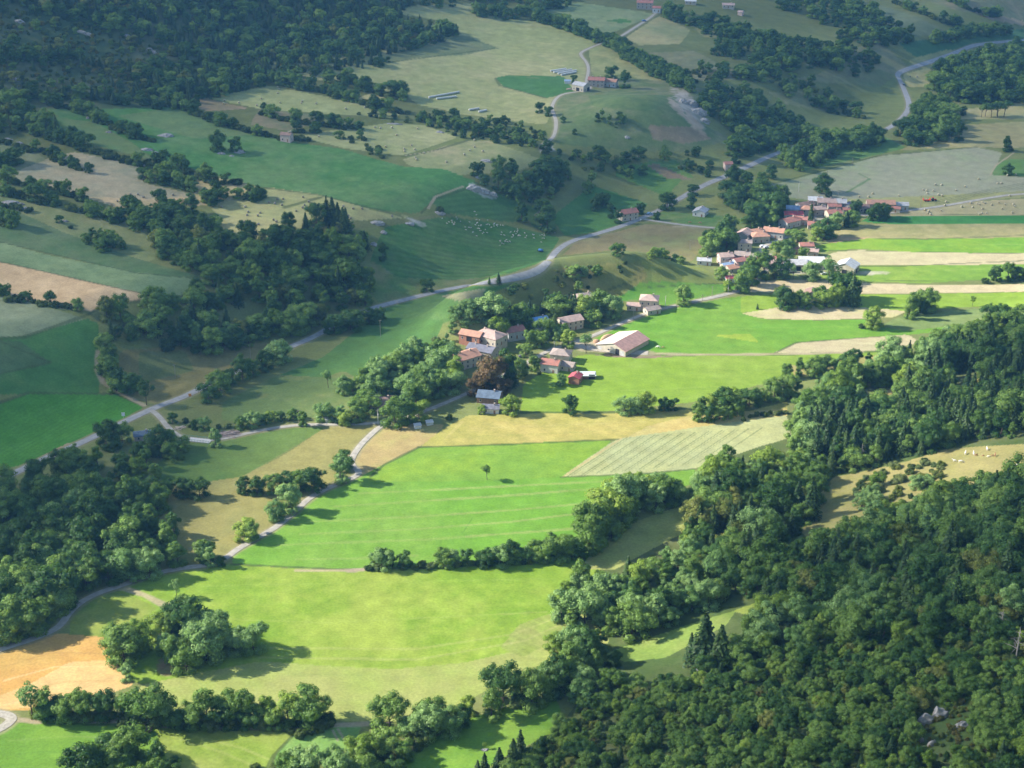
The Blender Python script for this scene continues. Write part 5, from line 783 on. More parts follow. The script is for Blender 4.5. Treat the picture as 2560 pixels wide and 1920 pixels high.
NAMED = [(1052, 1036, 34, 'open', 'mid green', 'small lone tree in the middle of the striped bright meadow'), (735, 1040, 62, 'tall', 'pale grey-green', 'tall oval tree left of the bend in the lane'), (741, 1015, 45, 'round', 'dark green', 'round tree just behind the tall oval one at the lane bend'), (1475, 658, 42, 'round', 'mid green', 'single round tree beside the lane above the cattle barn'), (1232, 893, 40, 'round', 'dark green', 'lone round tree on the edge of the big lime meadow'), (1887, 708, 46, 'round', 'yellow-green', 'broad round tree alone in the bright field on the right'), (2100, 662, 22, 'open', 'yellow-green', 'small flat-topped tree in the bright strip at the right'),
         (2140, 690, 38, 'round', 'dark green', 'tall dark tree at the left of the pair before the right forest'), (2165, 690, 34, 'round', 'dark green', 'very dark round tree, right one of the pair before the right forest'), (922, 630, 28, 'round', 'dark green', 'lone dark tree beside the valley road below the sheep pasture'), (828, 562, 38, 'tall', 'dark green', 'egg-shaped dark tree left of the sheep pasture'), (317, 875, 54, 'open', 'dark green', 'big dark tree at the junction of the dirt track and valley road'), (470, 326, 42, 'round', 'dark green', 'tall dark tree in the left half of the rocky clump on the green slope'), (508, 326, 32, 'round', 'dark green', 'lower dark tree in the right half of the rocky clump on the green slope'),
         (382, 1290, 42, 'open', 'pale grey-green', 'umbrella-shaped tree standing just above the round grove'), (396, 1325, 44, 'round', 'mid green', 'egg-shaped tree at the top of the round grove'), (1266, 763, 42, 'open', 'pale grey-green', 'tree with a bare trunk on the lawn left of the cattle barn'), (1228, 748, 36, 'round', 'yellow-green', 'round tree over the parking place of the hamlet'), (1776, 415, 38, 'round', 'dark green', 'tall dark tree on the field edge above the upper village'), (1790, 425, 12, 'bush', 'dark green', 'bush at the foot of the tall tree above the upper village'), (2071, 305, 42, 'tall', 'dark green', 'tall lone tree in the far tan field'), (2172, 327, 32, 'tall', 'dark green', 'lone tree at the end of the far field corner'),
         (2180, 325, 12, 'bush', 'dark green', 'little bush next to the far field corner tree'), (2177, 377, 22, 'round', 'dark green', 'small tree in the green corner patch far right'), (2080, 249, 20, 'round', 'dark green', 'short oval tree left of the four field trees'), (1440, 452, 36, 'round', 'dark green', 'tree left of the valley road near the red farmhouse'), (1496, 422, 24, 'round', 'dark green', 'round tree by the road above the grey chalet'), (1492, 450, 32, 'tall', 'dark green', 'dark tree beside the road left of the grey chalet'), (1382, 462, 24, 'round', 'dark green', 'ball-shaped tree right of the red roadside farmhouse'), (1320, 470, 30, 'tall', 'dark green', 'dark tree left of the red roadside farmhouse'),
         (1335, 482, 28, 'tall', 'dark green', 'dark conical tree in front of the red roadside farmhouse'), (1418, 475, 18, 'round', 'dark green', 'bushy tree right of the road junction'), (1126, 478, 42, 'tall', 'dark green', 'left tall tree below the rock outcrop'), (1182, 500, 58, 'tall', 'dark green', 'tallest dark tree beside the little sunken track'), (1172, 480, 50, 'round', 'dark green', 'broad dark tree left of the sunken track'), (1666, 384, 28, 'round', 'dark green', 'dome-shaped tree on the near edge of the big grain field'), (950, 458, 14, 'bush', 'dark green', 'dark bush on the rocks above the sheep pasture'), (1320, 170, 30, 'round', 'dark green', 'big round tree behind the hill farm'),
         (1350, 190, 36, 'tall', 'dark green', 'tall tree right of the hill farm'), (1240, 178, 16, 'round', 'dark green', 'small tree beside the hill barn'), (1166, 243, 22, 'round', 'dark green', 'left tree of the pair on the hill lane'), (1184, 250, 20, 'round', 'dark green', 'right tree of the pair on the hill lane'), (1217, 265, 14, 'round', 'dark green', 'round bush right of the hill lane'), (1241, 290, 12, 'round', 'dark green', 'single small bush below the hill lane'), (1886, 475, 28, 'round', 'dark green', 'left tree of the dark group in front of the long barn'), (1898, 475, 36, 'round', 'dark green', 'middle tree of the dark group in front of the long barn'), (1910, 470, 30, 'round', 'dark green', 'right tree of the dark group in front of the long barn'), (1847, 460, 28, 'round', 'dark green', 'round tree left of the long barn'),
         (1828, 490, 32, 'spruce', 'mid green', 'pointed spruce at the right end of the upper village'), (1751, 476, 36, 'spruce', 'mid green', 'narrow spruce in the centre of the upper village'), (1805, 492, 32, 'round', 'pale grey-green', 'pale round tree in the upper village gardens'), (1790, 610, 54, 'open', 'pale grey-green', 'largest tree in front of the grey barns'), (1735, 560, 26, 'round', 'mid green', 'tree before the screened red-roofed house'), (1605, 628, 48, 'round', 'mid green', 'big tree where the lane enters the village'), (1572, 628, 24, 'round', 'yellow-green', 'small round tree left of the village entrance'), (1622, 615, 44, 'round', 'dark green', 'dark tree right behind the big village entrance tree'), (1650, 600, 60, 'tall', 'mid green', 'tallest tree in the lower village'), (1688, 600, 44, 'round', 'dark green', 'broad dark tree right of the tallest village tree'),
         (1840, 660, 62, 'spruce', 'mid green', 'broad dark cedar right of the hidden stone house'), (1820, 645, 58, 'round', 'dark green', 'large dark tree behind the broad cedar'), (1780, 664, 36, 'round', 'yellow-green', 'bright round tree left of the broad cedar'), (1798, 660, 40, 'round', 'yellow-green', 'bright round tree touching the broad cedar'), (1686, 655, 40, 'open', 'brown-green', 'thin half-bare poplar left of the hidden stone house'), (1704, 664, 34, 'round', 'yellow-green', 'pale round tree left of the hidden stone house'), (1860, 708, 10, 'bush', 'dark green', 'bush left under the broad round field tree'), (1636, 668, 12, 'spruce', 'mid green', 'tiny conifer on the pale strip above the lane'), (709, 838, 40, 'open', 'pale grey-green', 'left tree of the trio in the rough meadow'), (742, 850, 38, 'round', 'pale grey-green', 'middle tree of the trio in the rough meadow'), (762, 848, 30, 'round', 'mid green', 'right tree of the trio in the rough meadow'),
         (700, 908, 38, 'round', 'pale grey-green', 'oval tree behind the side lane left of the hip-roofed bungalow'), (745, 918, 32, 'round', 'yellow-green', 'bright round tree on the side lane'), (853, 920, 62, 'round', 'mid green', 'big tree right of the lane junction'), (905, 905, 46, 'round', 'yellow-green', 'yellowish willow right of the lane junction'), (885, 915, 50, 'tall', 'mid green', 'leafy tree between the junction tree and the yellowish willow'), (795, 890, 14, 'round', 'copper', 'copper-coloured round shrub before the brown-red bungalow'), (1030, 852, 40, 'round', 'copper', 'copper beech left above the dark chalet'), (1085, 850, 36, 'round', 'copper', 'copper beech right of the dark chalet'), (970, 905, 12, 'bush', 'mid green', 'small garden bush above the tan field'), (1105, 893, 40, 'round', 'yellow-green', 'yellowish tree at the right end of the chalet garden'), (1040, 893, 20, 'round', 'yellow-green', 'small tree left of the garden chalet'),
         (1350, 892, 40, 'round', 'pale grey-green', 'left tree of the pale clump on the meadow edge'), (1375, 892, 38, 'round', 'pale grey-green', 'middle tree of the pale clump on the meadow edge'), (1397, 890, 46, 'round', 'yellow-green', 'right and tallest tree of the pale clump on the meadow edge'), (1434, 885, 28, 'round', 'dark green', 'left tree of the dark pair on the meadow edge'), (1452, 884, 26, 'round', 'dark green', 'right tree of the dark pair on the meadow edge'), (1916, 790, 68, 'round', 'pale grey-green', 'tall tree towering at the tip of the right forest'),
         (362, 1070, 40, 'round', 'dark green', 'left ball-shaped tree of three in the tan meadow'), (396, 1072, 42, 'round', 'dark green', 'middle ball-shaped tree of three in the tan meadow'), (432, 1075, 44, 'round', 'dark green', 'right ball-shaped tree of three in the tan meadow'), (528, 1065, 38, 'round', 'dark green', 'first dark tree of the meadow thicket, at its left end'), (556, 1068, 40, 'round', 'dark green', 'second dark tree of the meadow thicket'), (590, 1063, 40, 'round', 'mid green', 'third dark tree of the meadow thicket'), (620, 1060, 42, 'round', 'dark green', 'fourth dark tree of the meadow thicket'), (650, 1060, 44, 'round', 'mid green', 'fifth dark tree of the meadow thicket'), (678, 1058, 52, 'round', 'dark green', 'sixth and tallest dark tree of the meadow thicket'), (598, 1122, 44, 'round', 'pale grey-green', 'lower silvery tree leaning to the lane'), (625, 1105, 62, 'round', 'pale grey-green', 'taller silvery tree beside the lane'), (545, 1165, 42, 'round', 'mid green', 'dark round tree where the lane meets the meadows'), (1335, 552, 30, 'round', 'mid green', 'round tree on the very top of the little ridge'), (1057, 614, 15, 'spruce', 'mid green', 'smaller of two conifers at the ridge end by the valley road'), (1077, 612, 22, 'spruce', 'mid green', 'taller of two conifers at the ridge end by the valley road'), (478, 1222, 22, 'round', 'dark green', 'dark round bush at the meadow corner by the lane'), (455, 1222, 46, 'tall', 'pale grey-green', 'sunlit tall tree by the meadow corner'),
         (1206, 1206, 62, 'round', 'mid green', 'tallest tree of the hedge between the bright meadows'), (1160, 1208, 44, 'round', 'mid green', 'second tallest tree of the hedge between the bright meadows'), (1250, 1206, 34, 'round', 'dark green', 'dark round tree at the right end of the meadow hedge'), (968, 1226, 32, 'round', 'mid green', 'round tree at the left end of the right meadow hedge part'), (280, 1250, 72, 'round', 'pale grey-green', 'large silvery tree on the right end of the dark corner grove'), (325, 1245, 62, 'round', 'pale grey-green', 'silvery tree next to the large silvery one of the corner grove'), (125, 1325, 58, 'round', 'pale grey-green', 'whitish tree on the lane bend'), (60, 1360, 70, 'round', 'yellow-green', 'broad bright tree beside the lane at the left edge'), (20, 1380, 66, 'round', 'yellow-green', 'bright tree at the left edge below the corner grove'), (1520, 1432, 112, 'spruce', 'mid green', 'tall dark spruce standing free in the lower right'), (1555, 1440, 92, 'spruce', 'mid green', 'second dark spruce right of the tall free-standing one'), (1492, 1425, 60, 'spruce', 'mid green', 'smaller dark spruce left of the tall free-standing one'),
         (1248, 1400, 56, 'round', 'dark green', 'dark tree at the corner of the swirled hay patch'), (1295, 1405, 50, 'tall', 'dark green', 'dark narrow tree left of the small forest clearing'), (1047, 1617, 16, 'open', 'mid green', 'sapling in the shaded bottom meadow'), (648, 1592, 20, 'bush', 'mid green', 'bush line corner at the bottom track'), (655, 920, 34, 'tall', 'mid green', 'slim tree by the side lane'), (466, 965, 40, 'tall', 'pale grey-green', 'slim tree right of the little bridge'), (1232, 1050 - 0, 0, None, None, None)]
for n in NAMED:
    if n[3]: one(*n)
# ------------------------------------------------------------------ grow them: the 300 that show largest of each kind as things, the rest as one stand each
tx = np.array([q['x'] for q in TREES]); ty = np.array([q['y'] for q in TREES]); tz = terr(tx, ty); tu, tv, td = proj(tx, ty, tz); cls = {'round': 'broadleaf_tree', 'tall': 'broadleaf_tree', 'open': 'broadleaf_tree', 'spruce': 'spruce_tree', 'bush': 'bush'}
WORD = {'broadleaf_tree': 'broadleaf tree', 'spruce_tree': 'spruce', 'bush': 'bush'}
ORD = ['', 'first', 'second', 'third', 'fourth', 'fifth', 'sixth', 'seventh', 'eighth', 'ninth', 'tenth', 'eleventh', 'twelfth', 'thirteenth', 'fourteenth', 'fifteenth', 'sixteenth', 'seventeenth', 'eighteenth', 'nineteenth', 'twentieth']
for n in ('twenty', 'thirty', 'forty', 'fifty', 'sixty'):
    if n != 'twenty': ORD.append({'thirty': 'thirtieth', 'forty': 'fortieth', 'fifty': 'fiftieth', 'sixty': 'sixtieth'}[n])
    ORD += [n + '-' + ORD[k] for k in range(1, 10)]
rows_ = {}
for i, q in enumerate(TREES):
    q['z'] = float(tz[i]); q['u'] = float(tu[i]); q['app'] = q['h'] / td[i] * F; q['i'] = i; q['c'] = cls[q['k']]
    q['in'] = -15 < tu[i] < 2227 and 5 < tv[i] < 1659 + q['app']*.75
    if q['seq'] == 'row' and q['in']: rows_.setdefault((q['grp'] if False else q['lab'], q['c']), []).append(q)
for (nm, c), L in rows_.items():
    L.sort(key=lambda a: a['u'])
    for k, q in enumerate(L): q['ord'] = k + 1
SEL = set()
for c in ('broadleaf_tree', 'spruce_tree', 'bush'):
    cand = sorted([q for q in TREES if q['c'] == c and q['in']], key=lambda q: -(q['app'] + (1000 if q['seq'] == 'named' or q['grp'] == 'named' else 0))); SEL |= {q['i'] for q in cand[:298]}
print('TREES', len(TREES), {c: sum(q['c'] == c for q in TREES) for c in WORD})
def grow(q):
    cm_, tm = KIND[q['k']][q['var']]; c = q['c']; h = q['h']; w = random.uniform(.9, 1.12)
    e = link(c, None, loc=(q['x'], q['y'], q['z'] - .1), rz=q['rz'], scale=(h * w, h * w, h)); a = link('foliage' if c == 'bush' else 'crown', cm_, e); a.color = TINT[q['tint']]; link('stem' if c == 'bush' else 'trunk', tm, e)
    e['category'] = {'broadleaf_tree': 'tree', 'spruce_tree': 'conifer', 'bush': 'bush'}[c]; word = WORD[c]
    if q['lab'] and (q['grp'] == 'named'): e['label'] = q['lab']
    elif q['seq'] == 'row': e['label'] = f"{ORD[q['ord']]} {word} from the left in {q['lab']}"; e['group'] = f"plants of {q['lab']}"[:80]
    else:
        s = f"{q['tint'] if c != 'spruce_tree' else 'dark'} {word} growing in {q['lab']}"; e['label'] = s; e['group'] = s
sg = {}
for q in TREES:
    if q['i'] in SEL: grow(q)
    else: sg.setdefault(q['c'], []).append(q)
def stand(name, label, cat, L, kinds):
    pc = bpy.data.collections.new(name + '_kinds'); order = []
    for k in kinds:
        for vi, (cm_, tm) in enumerate(KIND[k]):
            # one mesh of crown and stem
            o1 = bpy.data.objects.new('kind', cm_); import bmesh
            bm = bmesh.new(); bm.from_mesh(cm_); n0 = len(bm.faces); b2 = tm.copy(); bm.from_mesh(b2); bm.faces.ensure_lookup_table()
            for f in bm.faces[n0:]: f.material_index = 1
            me = bpy.data.meshes.new('kind'); bm.to_mesh(me); bm.free(); me.materials.append(cm_.materials[0]); me.materials.append(BARK); bpy.data.objects.remove(o1); bpy.data.meshes.remove(b2)
            ob = bpy.data.objects.new('%03d_kind' % len(order), me); pc.objects.link(ob); order.append((k, vi))
    idx = {kv: i for i, kv in enumerate(order)}; n = len(L); me = bpy.data.meshes.new(name); me.vertices.add(n)
    me.vertices.foreach_set('co', np.array([(q['x'], q['y'], q['z'] - .1) for q in L], np.float32).ravel())
    for nm, ty, key, arr in (('kind', 'INT', 'value', np.array([idx[(q['k'], q['var'])] for q in L], np.int32)), ('turn', 'FLOAT_VECTOR', 'vector', np.array([(0, 0, q['rz']) for q in L], np.float32).ravel()), ('size', 'FLOAT_VECTOR', 'vector', np.array([(q['h'] * w, q['h'] * w, q['h']) for q, w in ((q, random.uniform(.78, 1.3)) for q in L)], np.float32).ravel()), ('tintc', 'FLOAT_VECTOR', 'vector', np.array([TINT[q['tint']][:3] for q in L], np.float32).ravel())):
        a = me.attributes.new(nm, ty, 'POINT'); a.data.foreach_set(key, arr)
    o = link(name, me); tag(o, label, cat, None, 'stuff'); ng = bpy.data.node_groups.new(name, 'GeometryNodeTree'); ng.interface.new_socket('Geometry', in_out='INPUT', socket_type='NodeSocketGeometry'); ng.interface.new_socket('Geometry', in_out='OUTPUT', socket_type='NodeSocketGeometry')
    gi = ng.nodes.new('NodeGroupInput'); go = ng.nodes.new('NodeGroupOutput'); ip = ng.nodes.new('GeometryNodeInstanceOnPoints'); ci = ng.nodes.new('GeometryNodeCollectionInfo'); ci.inputs['Collection'].default_value = pc; ci.inputs['Separate Children'].default_value = True; ci.inputs['Reset Children'].default_value = True; ip.inputs['Pick Instance'].default_value = True
    def na(nm, ty):
        x = ng.nodes.new('GeometryNodeInputNamedAttribute'); x.data_type = ty; x.inputs['Name'].default_value = nm; return x.outputs['Attribute']
    m2p = ng.nodes.new('GeometryNodeMeshToPoints'); ng.links.new(gi.outputs[0], m2p.inputs[0]); ng.links.new(m2p.outputs[0], ip.inputs['Points']); ng.links.new(ci.outputs[0], ip.inputs['Instance']); ng.links.new(na('kind', 'INT'), ip.inputs['Instance Index']); ng.links.new(na('turn', 'FLOAT_VECTOR'), ip.inputs['Rotation']); ng.links.new(na('size', 'FLOAT_VECTOR'), ip.inputs['Scale'])
    ng.links.new(ip.outputs[0], go.inputs[0]); md = o.modifiers.new('stand', 'NODES'); md.node_group = ng; return o
KN = {'broadleaf_tree': ('broadleaf_forest', 'the many farther broadleaf trees of the woods, hedges and far hillsides', 'forest', ('round', 'tall', 'open')), 'spruce_tree': ('spruce_forest', 'the many farther dark spruces mixed through the mountain and slope forests', 'forest', ('spruce',)), 'bush': ('scrub', 'the many small bushes of the hedges and scrubby slopes', 'scrub', ('bush',))}
for c, L in sg.items():
    if L: stand(KN[c][0], KN[c][1], KN[c][2], L, KN[c][3])
# ------------------------------------------------------------------ small things
def ground_at(u, v):
    x, y, d = cast(u, v); x, y = float(x[0]), float(y[0]); return x, y, float(terr(x, y)), float(d[0])
def copy_tree(o, parent=None):
    c = o.copy(); COL.objects.link(c); c.parent = parent
    for ch in list(o.children): copy_tree(ch, c)
    return c
def proto(make):
    st = {}
    def f(loc, rz, label, group=None, cat=None, s=1.0):
        if 'o' not in st: st['o'] = make(); o = st['o']
        else: o = copy_tree(st['o'])
        o.location = loc; o.rotation_euler = (0, 0, rz); o.scale = (s, s, s); o['label'] = label
        if cat: o['category'] = cat
        if group: o['group'] = group
        return o
    return f
M_HAY = matte('hay', (.42, .38, .26), .18, 6, c2=(.3, .26, .17)); M_HAYG = matte('old_hay', (.30, .27, .20), .18, 6); M_PLAS = matte('bale_wrap', (.60, .59, .54), .06, 2, .7, spec=.2)
def balemesh(nm, mat, r, w):
    mb = MB(); n = 16; prof = [(-w / 2, r * .35), (-w / 2 - .02, r * .7), (-w / 2 + .04, r * .97), (-w / 4, r * 1.01), (0, r), (w / 4, r * 1.01), (w / 2 - .04, r * .97), (w / 2 + .02, r * .7), (w / 2, r * .35)]
    mb.tube([(p, 0, r * .97) for p, _ in prof], [q for _, q in prof], n); me = mb.mesh(nm, mat, smooth_=True); return me
BM_ = balemesh('hay_bale', M_HAY, .85, 1.35); BG_ = balemesh('hay_bale', M_HAYG, .85, 1.35); BW_ = balemesh('wrapped_bale', M_PLAS, .78, 1.3)
BALES = {'the pale meadow under the mountain forest': [(485, 217), (483, 224), (516, 222), (600, 189), (603, 193), (600, 201), (605, 222), (565, 213), (580, 226), (555, 228), (653, 219), (651, 223), (683, 224), (747, 235), (788, 232), (844, 243)], 'the small far hay meadow right of the cabin': [(810, 275), (822, 277), (847, 276), (902, 278), (857, 292), (833, 317), (889, 314), (873, 322), (874, 327), (896, 323), (689, 295), (628, 285)],
         'the meadow left of the rock outcrop': [(1025, 318), (1015, 325), (1043, 327), (1003, 334), (916, 331), (897, 341), (900, 345), (964, 350), (1025, 303)], 'the grain field corner behind the hedges': [(311, 359), (449, 387), (428, 396), (282, 420), (298, 420), (310, 426), (254, 435), (267, 441), (261, 448), (374, 421), (408, 423)], 'the small field inside the road bend': [(1966, 165), (1981, 166)],
         'the big yellow hay field above the wooded bank': [(479, 447), (530, 447), (536, 458), (534, 465), (528, 480), (533, 483), (542, 485), (440, 489), (612, 430), (599, 431), (582, 438), (594, 440), (609, 443), (655, 426), (667, 436), (658, 443), (654, 449), (640, 456), (688, 450), (701, 452), (742, 446), (763, 451), (782, 451), (752, 467), (757, 472), (847, 467), (562, 460), (557, 466), (591, 475), (597, 479), (612, 480), (558, 485)],
         'the green strip beyond the long barn': [(2021, 399), (2034, 400), (1994, 410), (2001, 412), (2016, 412), (2065, 411), (2085, 403), (2114, 387), (2155, 396), (2163, 396), (2176, 379), (2194, 377), (1885, 418), (1876, 425), (1856, 425), (1942, 423), (2003, 418), (2027, 421), (2035, 423), (2001, 432), (2044, 436)],
         'the stubble field right of the long barn': [(2041, 444), (1998, 454), (2006, 457), (2010, 463), (2004, 461), (2033, 455), (2077, 447), (2097, 439), (2101, 448), (2111, 440), (2116, 442), (2123, 437), (2127, 439), (2142, 443), (2158, 438), (2171, 442), (2189, 442), (2192, 446), (2165, 451), (2122, 451), (2186, 460), (2181, 423), (2116, 463), (2121, 461), (2131, 461)]}
for fld, L in BALES.items():
    for k, (u, v) in enumerate(L):
        x, y, z, d = ground_at(u, v + 1.2); o = link('hay_bale', BG_ if 'yellow hay' in fld or 'grain field' in fld else BM_, None, (x, y, z), random.uniform(0, 3.14)); s_ = random.uniform(.8, .95); o.scale = (s_, s_, s_)
        lab = f'round hay bale lying on {fld}' + ('' if len(L) > 2 else (', left one of two' if k == 0 else ', right one of two')); tag(o, lab, 'hay bale', 'hay bales on ' + fld)
for (nm, a, b_, n) in (('the longest row of white bales on the far meadow', (926, 212), (992, 200), 19), ('the row just below the longest bale row', (943, 215), (986, 210), 13), ('the short left row of white bales by the scrub belt', (1013, 239), (1035, 235.5), 7), ('the short right row of white bales by the scrub belt', (1034, 243), (1051, 239.5), 6), ('the uppermost of four bale rows by the hill farm', (1189, 155), (1223, 150), 11), ('the second of four bale rows by the hill farm', (1196, 158), (1235, 151.5), 12), ('the third of four bale rows by the hill farm', (1205, 160.5), (1245, 153.5), 12), ('the lowest of four bale rows by the hill farm', (1212, 163.5), (1245, 157), 10)):
    p0 = ground_at(*a); p1 = ground_at(*b_); an = math.atan2(p1[1] - p0[1], p1[0] - p0[0]); L = math.hypot(p1[0] - p0[0], p1[1] - p0[1]); n = max(4, int(L / 1.42))
    for k in range(n):
        f = (k + .5) / n; x = p0[0] + (p1[0] - p0[0]) * f; y = p0[1] + (p1[1] - p0[1]) * f; o = link('wrapped_bale', BW_, None, (x, y, float(terr(x, y))), an); tag(o, 'white wrapped bale in ' + nm, 'wrapped bale', 'white bales of ' + nm)
# animals
def beast(nm, pts, edges, rad, mat):
    me = bpy.data.meshes.new(nm); me.from_pydata(pts, edges, []); o = bpy.data.objects.new(nm, me); COL.objects.link(o); sk = o.modifiers.new('s', 'SKIN'); o.modifiers.new('b', 'SUBSURF').levels = 1
    for v, r in zip(me.skin_vertices[0].data, rad): v.radius = r if isinstance(r, tuple) else (r, r)
    me.skin_vertices[0].data[0].use_root = True; dg = bpy.context.evaluated_depsgraph_get(); dg.update(); m2 = bpy.data.meshes.new_from_object(o.evaluated_get(dg)); bpy.data.objects.remove(o); bpy.data.meshes.remove(me); m2.name = nm; m2.materials.clear(); m2.materials.append(mat)
    m2.polygons.foreach_set('use_smooth', [True] * len(m2.polygons)); return m2
def quad_pts(L, H, head_down, leg=.52):
    hz = .42 if head_down else 1.18; hx = .78 if head_down else .72
    P = [(-.42, 0, .78), (-.05, 0, .74), (.32, 0, .77), (.52, 0, .84 if not head_down else .70), (hx, 0, hz * .92), (hx + .16, 0, hz * .92 - (.22 if head_down else .10)), (-.55, 0, .72), (-.58, 0, .38)]
    E = [(0, 1), (1, 2), (2, 3), (3, 4), (4, 5), (0, 6), (6, 7)]
    for sx, par in ((-.42, 0), (.34, 2)):
        for sy in (-.13, .13):
            n = len(P); kx = .05 if sx < 0 else .0; P += [(sx + kx * 1.2, sy, .52), (sx - kx, sy, .27), (sx + (.0 if sx < 0 else .01), sy, .02)]; E += [(par, n), (n, n + 1), (n + 1, n + 2)]
    for sy in (-.09, .09): n = len(P); P.append((hx - .03, sy, hz * .92 + .05)); E.append((4, n))
    return [(x * L, y * L, z * H) for x, y, z in P], E
def mkbeast(nm, L, H, hd, body, mat):
    P, E = quad_pts(L, H, hd); R_ = [body * .95, body * 1.12, body, body * .62, body * .42, body * .26, body * .12, body * .08] + [body * .36, body * .2, body * .15] * 4 + [body * .12, body * .12]; return beast(nm, P, E, R_, mat)
M_WH = matte('white_cattle_hide', (.72, .68, .6), .05, 3); M_BRN = matte('fawn_cattle_hide', (.42, .22, .12), .1, 3); M_WOOL = matte('wool', (.46, .43, .37), .1, 8)
CW = {(c, h): mkbeast('cow', 1.75, 1.5, h, .34, m) for c, m in (('w', M_WH), ('b', M_BRN)) for h in (True, False)}; SH = [mkbeast('sheep', .95, .82, True, .25, M_WOOL), mkbeast('sheep', .95, .8, False, .25, M_WOOL)]
for (u, v, c, hd, rz, lab, sc) in ((2085, 980, 'w', 0, 1.2, 'white cow standing upright, left of the upper pair in the dry clearing', 1.05), (2103, 981, 'w', 0, 1.4, 'white cow right of the upper pair, beside a brown calf', 1.05), (2132, 971, 'w', 0, 1.5, 'highest white cow in the dry clearing', 1), (2075, 998, 'w', 1, -.2, 'white cow grazing broadside below the others', 1.1), (2062, 996, 'w', 0, 2.8, 'white cow half hidden behind the forest edge', .95), (2198, 1006, 'w', 1, .1, 'white cow alone at the right edge of the clearing', 1.1),
        (2108, 983, 'b', 1, .3, 'brown calf beside the white pair', .7), (2123, 984, 'b', 1, .1, 'small brown calf between the two cattle groups', .6), (2136, 986, 'w', 1, 3, 'pale calf lying left of the brown cow', .7), (2143, 984, 'b', 1, .4, 'brown calf close to the reddish cow', .7), (2149, 984, 'b', 0, 1.2, 'reddish-brown cow right of the calves', .95), (1422, 750, 'w', 1, 2.9, 'pale cow lying on the meadow by the big barn', 1.1), (1432, 750, 'b', 1, .2, 'brown calf on the meadow by the big barn', .8), (1490, 480, 'b', 1, .1, 'fawn cow on the left in the green beside the village', 1), (1513, 481, 'b', 1, 3, 'fawn cow in the middle of the green beside the village', 1), (1567, 465, 'b', 1, .4, 'fawn cow on the upper right of the village green', 1)):
    x, y, z, d = ground_at(u, v + 2); o = link('cow', CW[(c, bool(hd))], None, (x, y, z), rz, (sc, sc, sc)); tag(o, lab, 'calf' if 'calf' in lab else 'cow')
for (cu, cv, su, sv_, n) in ((980, 478, 10, 5, 12), (1035, 492, 12, 10, 26), (1068, 488, 9, 3, 12), (1085, 515, 14, 8, 16), (1128, 503, 14, 6, 16), (1170, 512, 12, 5, 10)):
    for _ in range(n):
        x, y, z, d = ground_at(random.gauss(cu, su), random.gauss(cv, sv_)); s_ = random.uniform(.9, 1.15); o = link('sheep', random.choice(SH), None, (x, y, z), random.uniform(0, 6.28), (s_, s_, s_)); tag(o, 'white sheep of the flock grazing on the hillside pasture', 'sheep', 'flock of sheep on the hillside pasture')
# poles
M_POLE = matte('weathered_pole', (.3, .26, .21), .15, 4); M_CONC = matte('concrete_pole', (.55, .53, .5), .06, 4)
for (u, v, hp, conc, lab) in ((1490, 540, 20, 0, 'thin utility pole in the brown field above the ridge'), (1437, 667, 27, 1, 'pale pole right of the white two-storey house'), (1538, 641, 22, 0, 'dark pole left of the lane near the village'), (1517, 650, 13, 0, 'short pole on the lane verge'), (1573, 630, 30, 1, 'thick pale pole by the village entrance tree'), (1368, 690, 26, 0, 'wooden pole in front of the white two-storey house'), (1197, 757, 19, 1, 'pale pole above the hamlet crossroads'), (1988, 448, 24, 0, 'tall pole at the right of the upper village'), (1810, 427, 12, 0, 'pole behind the upper village roofs'), (1725, 414, 20, 1, 'pale pole in the grain field behind the upper village'), (1841, 356, 14, 0, 'far pole in the big grain field'), (1787, 382, 12, 0, 'pole at the left edge of the big grain field'),
        (822, 728, 36, 0, 'tall pole standing in the green below the valley road'), (379, 817, 30, 0, 'pole in the left part of the brown roadside meadow'), (542, 780, 35, 0, 'pole in the right part of the brown roadside meadow'), (817, 917, 32, 1, 'pale pole with a box at the lane junction'), (646, 920, 34, 0, 'wooden pole beside the side lane'), (1688, 652, 34, 0, 'slim pole left of the hidden stone house')):
    x, y, z, d = ground_at(u, v); h = hp * d / F / .9; e = link('utility_pole', None, None, (x, y, z), .6); tag(e, lab, 'pole'); mb = MB(); mb.tube([(0, 0, -.3), (0, 0, h)], [.2 if conc else .14, .12 if conc else .09], 8); link('pole', mb.mesh('pole', M_CONC if conc else M_POLE), e)
    mb = MB(); mb.box(-.9, -.06, h - .55, .9, .06, h - .4); [mb.tube([(q, 0, h - .4), (q, 0, h - .15)], [.05, .04], 6) for q in (-.75, 0.35, .75)]; link('crossarm', mb.mesh('crossarm', M_POLE), e)
    if 'box' in lab: mb = MB(); mb.box(-.35, -.4, h * .62, .35, -.13, h * .62 + .9); link('transformer_box', mb.mesh('transformer_box', M_CONC), e)
